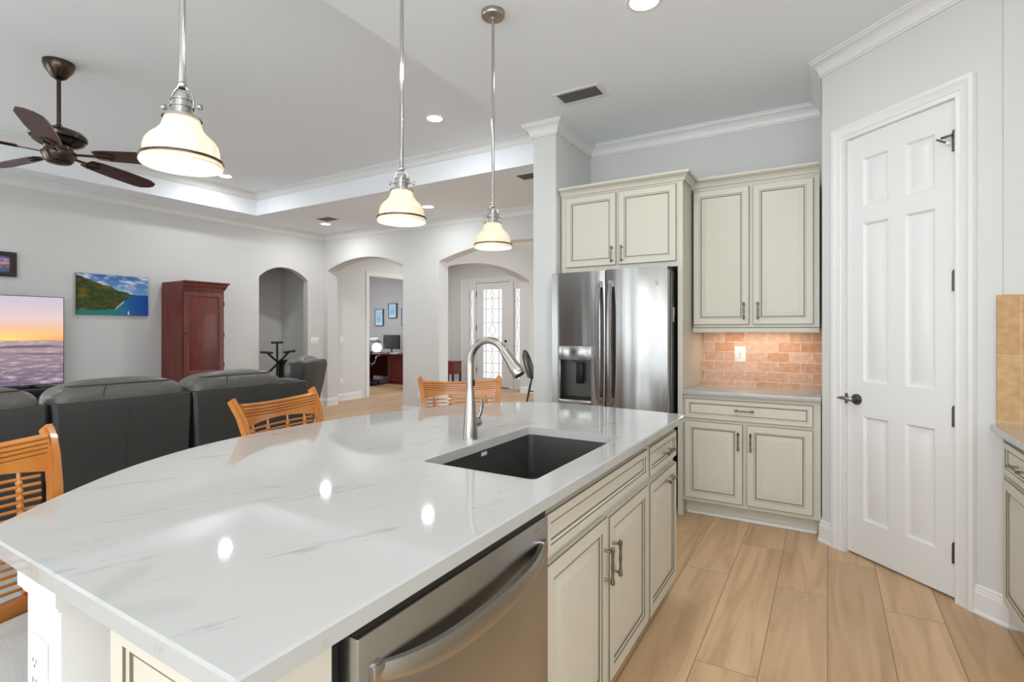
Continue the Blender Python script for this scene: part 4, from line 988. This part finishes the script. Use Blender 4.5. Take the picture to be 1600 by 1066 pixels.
def coast(u, v):
    ridge = 0.95 - 0.55 * u - 0.03 * fbm(u * 8, 1, 2) if u < 0.75 else 0.5375 - 0.03 * (u - 0.75)
    if u > 0.55: ridge = min(ridge, 0.72 - 0.30 * (u - 0.4))
    shore = 0.10 + 0.04 * u / 0.5 + 0.02 * nz(u * 7, 0, 3) if u < 0.5 else 0.14 + 0.21 * (u - 0.5) / 0.13 if u < 0.63 else 0.35 + 0.17 * (u - 0.63) / 0.15
    if v > ridge:
        t = (v - 0.5) / 0.5; cl = fbm(u * 5, v * 9, 7)
        return mixc(mixc((120, 178, 226), (66, 108, 176), t), (224, 228, 236), 0.25 + cl * 1.4)
    if v > shore and u < 0.82:
        f_ = fbm(u * 22, v * 22, 9)
        c = mixc((74, 92, 36), (30, 44, 22), 0.5 + f_); c = mixc(c, (150, 118, 40), max(0, nz(u * 6, v * 8, 4)) * 1.1 + f_ * 0.4)
        return mixc(c, (90, 110, 140), max(0, u - 0.55) * 2.2)
    d = max(0, min(1, (u - 0.45) / 0.5))
    c = mixc((34, 132, 120), (22, 120, 180), d * 1.4 + v * 0.8); c = mixc(c, (16, 70, 170), max(0, d * 1.1 - 0.35 + v * 0.4))
    if abs(u - 0.705) < 0.012 and 0.02 < v < 0.13 - abs(u - 0.705) * 6: return (240, 240, 244)
    if abs(v - shore) < 0.035 and 0.52 < u < 0.64: return (226, 206, 188)
    return mixc(c, (60, 160, 170), nz(u * 20, v * 40, 2) * 0.3)
r = thing('canvas_print', 'glossy canvas print of a green headland and blue sea on the left wall', 'picture', (LX, 3.06, 1.775), rad(90))
b = B().m(m_framedark); b.box(-0.385, 0.385, -0.028, -0.001, -0.25, 0.25); b.make('stretcher', r, 0)
picture('print', r, m_canvas, 130, 84, coast, -0.384, 0.384, -0.249, 0.249, -0.0285)
def dusk(u, v):
    if v > 0.5: return mixc((246, 170, 140), (70, 96, 180), (v - 0.5) * 2 + fbm(u * 6, v * 8, 3) * 0.6)
    return mixc((150, 130, 150), (60, 84, 130), (0.5 - v) * 2 + fbm(u * 10, v * 20, 3))
r = thing('framed_photo', 'dark framed sunset photograph high on the left wall above the television', 'picture', (LX, 1.93, 2.058), rad(90))
b = B().m(m_framedark)
for q in ((-0.21, 0.21, -0.135, -0.09), (-0.21, 0.21, 0.09, 0.135), (-0.21, -0.155, -0.09, 0.09), (0.155, 0.21, -0.09, 0.09)): b.box(q[0], q[1], -0.03, -0.001, q[2], q[3], 0.002)
b.make('frame', r)
picture('print', r, m_picture, 50, 30, dusk, -0.156, 0.156, -0.091, 0.091, -0.012)

# armoire
am = thing('armoire', 'tall cherry wood cupboard with one panelled door, against the left wall', 'cupboard', (-7.16, 3.885, 0.0), rad(90))
b = B().m(m_cherry); b.box(-0.275, 0.275, 0.0, 0.52, 0.06, 1.90); b.box(-0.285, 0.285, -0.01, 0.52, 0.0, 0.10, 0.003); b.make('body', am, 0)
b = B().m(m_cherry); b.sweep([(0.275, 0.52), (0.275, 0), (-0.275, 0)], [(0, 1.88), (0.012, 1.88), (0.014, 1.90), (0.030, 1.925), (0.034, 1.95), (0.055, 1.968), (0.058, 1.985), (0, 1.985)])
b.box(-0.27, 0.27, 0.005, 0.515, 1.90, 1.98)
for k in range(24): b.box(-0.268 + 0.0225 * k, -0.256 + 0.0225 * k, -0.008, 0.0, 1.855, 1.878)
b.make('cornice', am, 30)
b = B(); pr = [(0, 0, None), (0, .016, m_cherry), (.003, .019, m_cherry), (.055, .019, m_cherry), (.062, .010, m_cherry), (.070, .008, m_cherry), (.095, .015, m_cherry)]
b.m(m_cherry).rings(-0.262, 0.262, 0.74, 1.845, pr, 0, m_cherry); d = b.make('door', am, 25)
b = B().m(m_cherry); b.lathe([(0.008, 0), (0.007, 0.010), (0.014, 0.018), (0.016, 0.026), (0.010, 0.032)], 14, (-0.235, -0.019, 1.30), '-y'); b.make('knob', d)
for z in (0.86, 1.27, 1.70):
    b = B().m(m_blackmetal); b.lathe([(0.006, z - 0.03), (0.006, z + 0.03)], 8, (0.268, -0.014, 0)); b.make('hinge', d)
b = B().m(m_cherry); b.box(-0.285, 0.285, -0.012, 0.0, 0.66, 0.725, 0.003); b.make('waist_moulding', am)
b = B(); b.m(m_cherry).rings(-0.262, 0.262, 0.13, 0.64, pr, 0, m_cherry); b.make('drawer', am, 25)

# niche: exercise stand and dark box
r = thing('exercise_stand', 'black metal stand with T-shaped padded bars in the arched niche', 'exercise stand', (-7.62, 5.30, 0.0), rad(90))
b = B().m(m_blackmetal); b.tube([(0, 0, 0.03), (0, 0, 1.135)], 0.016, 10); b.make('upright', r)
b = B().m(m_blackmetal); b.box(-0.2, 0.2, -0.03, 0.03, 0.0, 0.03, 0.004); b.box(-0.03, 0.03, -0.2, 0.2, 0.0, 0.03, 0.004); b.make('foot', r)
b = B().m(m_black); b.tube([(-0.10, 0, 1.14), (0.10, 0, 1.14)], 0.019, 10); b.make('top_pad', r)
for s_ in (-1, 1):
    b = B().m(m_blackmetal); b.tube([(s_ * 0.20, -0.03, 0.985), (-s_ * 0.17, -0.03, 0.67)], 0.017, 10); a = b.make('arm', r)
    b = B().m(m_black); b.tube([(s_ * 0.205 - 0.10, -0.03, 0.985 - 0.01 * s_), (s_ * 0.205 + 0.10, -0.03, 0.985 + 0.01 * s_)], 0.019, 10); b.make('pad', a)
r = thing('floor_speaker', 'dark floor standing box beside the exercise stand, behind the recliner', 'speaker', (-7.38, 5.44, 0.0), rad(90))
b = B().m(m_black); b.box(-0.12, 0.12, 0.0, 0.24, 0.0, 0.86, 0.006); b.make('case', r)
b = B().m(m_dark); b.box(-0.105, 0.105, -0.008, 0.0, 0.20, 0.84, 0.003); b.make('grille', r)

# ------------------------------------------------------------------ foyer and front door
fd = bpy.data.objects.new('door_2', None); COL.objects.link(fd); fd.location = (-6.715, 10.25, 0)
tag(fd, 'white front door with leaded glass and two sidelights seen through the arch', 'door', kind='structure')
dx = 6.715
b = B().m(m_trim)
b.X = M.Identity(4)
# frame posts, header
for q in ((-7.53, -7.40), (-7.24, -7.18), (-6.253, -6.14), (-5.965, -5.90)): b.box(q[0] + dx, q[1] + dx, 0.0, 0.12, 0, 2.50)
b.box(-7.53 + dx, -5.90 + dx, 0.001, 0.12, 2.462, 2.508)
for q in ((-7.40, -7.24), (-6.14, -5.965)): b.box(q[0] + dx, q[1] + dx, 0.02, 0.10, 0, 0.235); b.box(q[0] + dx, q[1] + dx, 0.02, 0.10, 2.295, 2.47)
casing(b, -7.53 + dx, -5.90 + dx, 2.50, 0.085, 0.0)
b.box(-7.18 + dx, -6.253 + dx, 0.078, 0.12, 2.43, 2.47); b.box(-7.18 + dx, -7.16 + dx, 0.078, 0.12, 0, 2.47); b.box(-6.275 + dx, -6.253 + dx, 0.078, 0.12, 0, 2.47)
b.make('frame', fd, 25)
b = B().m(m_slot); b.box(-7.18 + dx, -6.253 + dx, 0.01, 0.12, 0, 0.019); b.make('threshold', fd, 0)
b = B().m(m_trim)
for q in ((-7.176, -7.005, 0.02, 2.455), (-6.463, -6.257, 0.02, 2.455), (-7.005, -6.463, 0.02, 0.225), (-7.005, -6.463, 2.298, 2.455)): b.box(q[0] + dx, q[1] + dx, 0.03, 0.075, q[2], q[3])
lf = b.make('door_leaf', fd, 0)
def leaded(x0, x1, z0, z1, full, par):
    b = B().m(m_glass); b.box(x0, x1, 0.047, 0.053, z0, z1); b.make('glass', par, 0)
    b = B().m(m_came); y = 0.043; r_ = 0.0048
    w_ = x1 - x0; cx_ = (x0 + x1) / 2; H = z1 - z0
    hs = (0.06, 0.165, 0.30, 0.455, 0.625, 0.78, 0.90) if full else (0.13, 0.36, 0.62, 0.86)
    for h in hs: b.box(x0, x1, y - r_, y + r_, z0 + H * h - r_, z0 + H * h + r_)
    if full:
        for t in (0.16, 0.84): b.box(x0 + w_ * t - r_, x0 + w_ * t + r_, y - r_, y + r_, z0, z1)
    ez = [z0] + [z0 + H * h for h in hs] + [z1]
    for a, c in zip(ez, ez[1:]):
        mz = (a + c) / 2; hh = (c - a) * 0.42; ww = w_ * (0.09 if full else 0.26)
        if full and a == ez[4]: ww = w_ * 0.2
        P = [(cx_, y, mz + hh), (cx_ + ww, y, mz), (cx_, y, mz - hh), (cx_ - ww, y, mz), (cx_, y, mz + hh)]
        for p, q in zip(P, P[1:]): b.tube([p, q], r_, 4)
        b.tube([(cx_, y, c), (cx_, y, mz + hh)], r_, 4); b.tube([(cx_, y, mz - hh), (cx_, y, a)], r_, 4)
    b.make('leaded_came', par, 0)
leaded(-7.003 + dx, -6.465 + dx, 0.227, 2.296, True, lf)
leaded(-7.40 + dx, -7.24 + dx, 0.235, 2.295, False, fd); leaded(-6.14 + dx, -5.965 + dx, 0.235, 2.295, False, fd)
b = B().m(m_blackmetal); b.lathe([(0.03, 0), (0.03, 0.012), (0.012, 0.02), (0.012, 0.03)], 14, (-6.36 + dx, 0.03, 1.09), '-y'); b.lathe([(0.03, 0), (0.028, 0.012), (0.014, 0.02), (0.024, 0.035), (0.026, 0.05), (0.01, 0.06)], 14, (-6.36 + dx, 0.03, 0.93), '-y'); b.make('knob', lf)
for z in (2.2, 1.4, 0.4):
    b = B().m(m_blackmetal); b.lathe([(0.009, z - 0.06), (0.009, z + 0.06)], 8, (-7.178 + dx, 0.022, 0)); b.make('hinge', lf)
# office doorway casing
oc = bpy.data.objects.new('trim_6', None); COL.objects.link(oc); oc.location = (-7.955, 8.175, 0); oc.rotation_euler = (0, 0, rad(90)); tag(oc, 'white casing around the office doorway', 'trim', kind='structure')
b = B().m(m_trim); casing(b, -0.575, 0.575, 2.45, 0.09); b.box(-0.577, -0.57, 0, 0.115, 0, 2.45); b.box(0.57, 0.577, 0, 0.115, 0, 2.45); b.box(-0.57, 0.57, 0, 0.115, 2.445, 2.452); b.make('casing', oc, 25)

r = thing('side_cabinet', 'small red-brown side cabinet on dark legs in the foyer, left of the front door', 'side cabinet', (-7.55, 9.75, 0), 0)
b = B().m(m_cherry); b.box(-0.20, 0.20, -0.16, 0.16, 0.33, 0.60, 0.004); b.make('body', r)
b = B().m(m_cherry); b.box(-0.215, 0.215, -0.175, 0.175, 0.60, 0.62, 0.004); b.make('top', r)
b = B().m(m_cherry); b.box(-0.18, 0.18, -0.172, -0.16, 0.36, 0.575, 0.003); b.make('drawer', r)
for sx in (-1, 1):
    for sy in (-1, 1):
        b = B().m(m_matblue); b.box(sx * 0.18 - 0.018, sx * 0.18 + 0.018, sy * 0.14 - 0.018, sy * 0.14 + 0.018, 0, 0.33); b.make('leg', r, 0)
# bow-back chair
r = thing('windsor_chair', 'dark bow-back wooden chair in the dining room, cut off by the wall end', 'chair', (-4.63, 8.77, 0), rad(95))
b = B().m(m_bent); b.tube([(-0.20 * cos(t) * (0.72 + 0.28 * min(1, sin(t) * 1.4)), 0.20 + 0.15 * max(0, sin(t)), 0.45 + 0.50 * sin(t)) for t in [pi * i / 24 for i in range(25)]], 0.018, 8); b.make('bow', r, 60)
for k in range(5):
    x = -0.12 + 0.06 * k; b = B().m(m_bent); b.tube([(x * 0.7, 0.20, 0.45), (x, 0.34, 0.45 + 0.495 * sqrt(1 - (x / 0.2) ** 2))], 0.011, 6); b.make('spindle', r)
b = B().m(m_bent); b.puff(-0.22, 0.22, -0.22, 0.23, 0.425, 0.465, 2.6, 28, 8, 3); b.make('seat', r, 60)
for sx in (-1, 1):
    for sy in (-1, 1):
        b = B().m(m_bent); b.tube([(sx * 0.14, sy * 0.14, 0.435), (sx * 0.17, sy * 0.175, 0.22), (sx * 0.20, sy * 0.21, 0.0)], [0.018, 0.024, 0.016], 8); b.make('leg', r)
b = B().m(m_bent); b.tube([(-0.175, 0, 0.2), (0.175, 0, 0.2)], 0.011, 6); b.tube([(-0.175, -0.18, 0.2), (-0.175, 0.18, 0.2)], 0.011, 6); b.tube([(0.175, -0.18, 0.2), (0.175, 0.18, 0.2)], 0.011, 6); b.make('stretcher', r)

# ------------------------------------------------------------------ office
r = thing('office_desk', 'cherry wood pedestal desk in the office beyond the hall', 'desk', (-9.47, 10.04, 0), 0)
b = B().m(m_deskwood); b.box(-1.35, 0.62, -0.42, 0.40, 0.715, 0.75, 0.004); b.make('desktop', r)
b = B().m(m_deskwood); b.box(0.02, 0.58, -0.38, 0.38, 0.0, 0.715); b.make('pedestal', r, 0)
b = B(); b.m(m_deskwood).rings(0.045, 0.555, 0.06, 0.69, [(0, 0, None), (0, .014, m_deskwood), (.05, .014, m_deskwood), (.06, .004, m_deskwood), (.07, .004, m_deskwood)], -0.38, m_deskwood); b.make('door', r, 25)
b = B().m(m_deskwood); b.box(-1.30, 0.02, 0.34, 0.36, 0.1, 0.715); b.box(-1.30, -1.27, -0.38, 0.38, 0.0, 0.715); b.make('modesty_panel', r, 0)
r = thing('computer_monitor', 'black computer monitor on the office desk', 'monitor', (-9.86, 10.20, 0.751), 0)
b = B().m(m_mono); b.box(-0.29, 0.29, 0.0, 0.03, 0.10, 0.47, 0.004); b.make('housing', r)
b = B().m(mat('dark_screen', (52, 54, 52), 0.25)); b.box(-0.275, 0.275, -0.002, 0.0, 0.12, 0.455); b.make('screen', r, 0)
b = B().m(m_mono); b.box(-0.10, 0.10, -0.06, 0.08, 0.0, 0.012, 0.003); b.tube([(0, 0.02, 0.012), (0, 0.02, 0.12)], 0.018, 8); b.make('stand', r)
r = thing('desk_lamp', 'lit desk lamp with white globe beside the office monitor', 'lamp', (-10.30, 10.12, 0.751), 0)
b = B().m(m_lampglow); b.sphere((0, 0, 0.13), 0.13, seg=24, rn=14); b.make('globe', r, 60)
b = B().m(m_black); b.lathe([(0.06, 0), (0.06, 0.012), (0.03, 0.02)], 20); b.box(-0.22, 0.14, -0.04, 0.04, 0.275, 0.295, 0.003); b.tube([(0, 0.10, 0.01), (0, 0.14, 0.15), (0, 0.05, 0.28)], 0.012, 8); b.make('stand', r)
b = B().m(m_paper); b.puff(-0.24, 0.08, -0.08, 0.08, 0.296, 0.40, 3, 20, 10, 2.4); b.make('shade', r, 60)
l = bpy.data.lights.new('desk_lamp_bulb', 'POINT'); l.energy = 4; l.color = (1, 0.95, 0.88); l.shadow_soft_size = 0.1; o = bpy.data.objects.new('desk_lamp_bulb', l); COL.objects.link(o); o.location = (-10.0, 9.9, 1.6)
for i, (x, y, rot, mt, lb) in enumerate(((-9.98, 9.84, 6, m_bluepaper, 'blue paper lying at the front edge of the office desk'), (-9.45, 9.95, -8, m_paper, 'white paper on the right part of the office desk'), (-9.25, 9.74, 6, m_paper, 'white paper at the front right of the office desk'), (-10.35, 9.80, -6, m_bluepaper, 'blue paper left on the office desk, near the chair'))):
    b = B().m(mt); b.box(-0.13, 0.13, -0.09, 0.09, 0, 0.012 + 0.008 * i); o = b.make('paper_stack', smooth=0); o.location = (x, y, 0.7505); o.rotation_euler = (0, 0, rad(rot)); tag(o, lb, 'papers', 'papers on the office desk')
r = thing('office_chair', 'black office chair with silver armrests at the office desk', 'office chair', (-9.74, 9.20, 0.01), rad(200))
b = B().m(m_mono); b.puff(-0.25, 0.25, -0.24, 0.24, 0.43, 0.53, 4, 24, 10, 3); b.make('seat', r, 60)
b = B().m(m_mono); b.puff(-0.23, 0.23, 0.20, 0.30, 0.55, 1.10, 4, 24, 12, 4); b.make('backrest', r, 60)
for s_ in (-1, 1):
    b = B().m(m_nickel); b.tube([(s_ * 0.24, 0.16, 0.47), (s_ * 0.31, 0.12, 0.58), (s_ * 0.31, 0.06, 0.69), (s_ * 0.31, -0.14, 0.70)], [0.014, 0.016, 0.018, 0.022], 8); b.make('armrest', r, 60)
b = B().m(m_mono); b.lathe([(0.03, 0.08), (0.03, 0.44)], 12)
for k in range(5):
    a = 2 * pi * k / 5; b.tube([(0, 0, 0.10), (0.30 * cos(a), 0.30 * sin(a), 0.065)], [0.024, 0.016], 8)
b.make('base', r)
for k in range(5):
    a = 2 * pi * k / 5; b = B().m(m_mono); b.sphere((0.30 * cos(a), 0.30 * sin(a), 0.029), 0.029, seg=10, rn=8); b.make('caster', r)
b = B().m(m_matblue); b.box(-10.9, -9.45, 8.7, 9.9, 0.0005, 0.009); tag(b.make('floor_mat', smooth=0), 'dark blue mat under the office chair', 'mat')
def certificate(seed):
    def fn(u, v):
        if 0.1 < u < 0.9 and 0.1 < v < 0.9:
            if any(abs(v - q) < 0.012 for q in (0.3, 0.4, 0.5, 0.62)) and 0.25 < u < 0.75: return (80, 120, 170)
            return (150, 196, 226)
        return (196, 218, 232)
    return fn
for x, z, w_, h_, lb in ((-10.70, 1.70, 0.32, 0.46, 'blue framed certificate on the office wall, lower left one'), (-10.19, 1.88, 0.31, 0.40, 'blue framed certificate on the office wall, upper middle one'), (-9.70, 1.70, 0.32, 0.46, 'pale framed certificate on the office wall, at the doorway edge')):
    r = thing('framed_certificate', lb, 'picture', (x, 10.62, z), 0, 'framed certificates on the office wall')
    b = B().m(m_framegrey); w2, h2 = w_ / 2, h_ / 2
    for q in ((-w2, w2, -h2, -h2 + .02), (-w2, w2, h2 - .02, h2), (-w2, -w2 + .02, -h2 + .02, h2 - .02), (w2 - .02, w2, -h2 + .02, h2 - .02)): b.box(q[0], q[1], -0.045, -0.001, q[2], q[3])
    b.make('frame', r, 0)
    picture('print', r, m_picture, 24, 30, certificate(1), -w2 + .018, w2 - .018, -h2 + .018, h2 - .018, -0.030)

# ------------------------------------------------------------------ unseen props added behind the camera to shape the refrigerator reflections
r = thing('reflection_cabinet', 'unseen dark cabinet added at the rear wall to darken the refrigerator reflection', 'cupboard', (-4.98, -2.75, 0.012), rad(180))  # cabinet added so the left refrigerator door reflects something dark
b = B().m(m_blade); b.box(-1.02, 1.02, 0, 0.4, 0.0, 2.35); b.make('body', r, 0)
for k in (-1, 1):
    b = B(); b.rings(min(k * 0.01, k * 1.0), max(k * 0.01, k * 1.0), 0.1, 2.3, [(0, 0, None), (0, .018, m_blade), (.06, .018, m_blade), (.07, .008, m_blade), (.1, .014, m_blade)], 0, m_blade); d = b.make('door', r, 25)
    pull(d, k * 0.05, 1.1, True)

for ky, (xa, xb) in enumerate(((-3.9, -2.2),)):
    r = thing('reflection_blinds', 'unseen pale vertical blinds added at the sliding door to streak the refrigerator reflection', 'blinds', ((xa + xb) / 2, -3.13, 0), 0)  # blinds added to put vertical streaks in the refrigerator reflection
    b = B().m(m_trim); b.box(-0.88, 0.88, -0.03, 0.03, 2.42, 2.47); b.make('head_rail', r)
    for k in range(15):
        px = -0.84 + 0.12 * k + (0.02 if k % 3 else -0.015)
        b = B().m(m_cab); b.X = M.Translation((px, 0, 0)) @ M.Rotation(rad(74 - 9 * (k % 4)), 4, 'Z'); b.box(-0.044, 0.044, -0.001, 0.001, 0.03, 2.42); b.make('slat', r, 0)
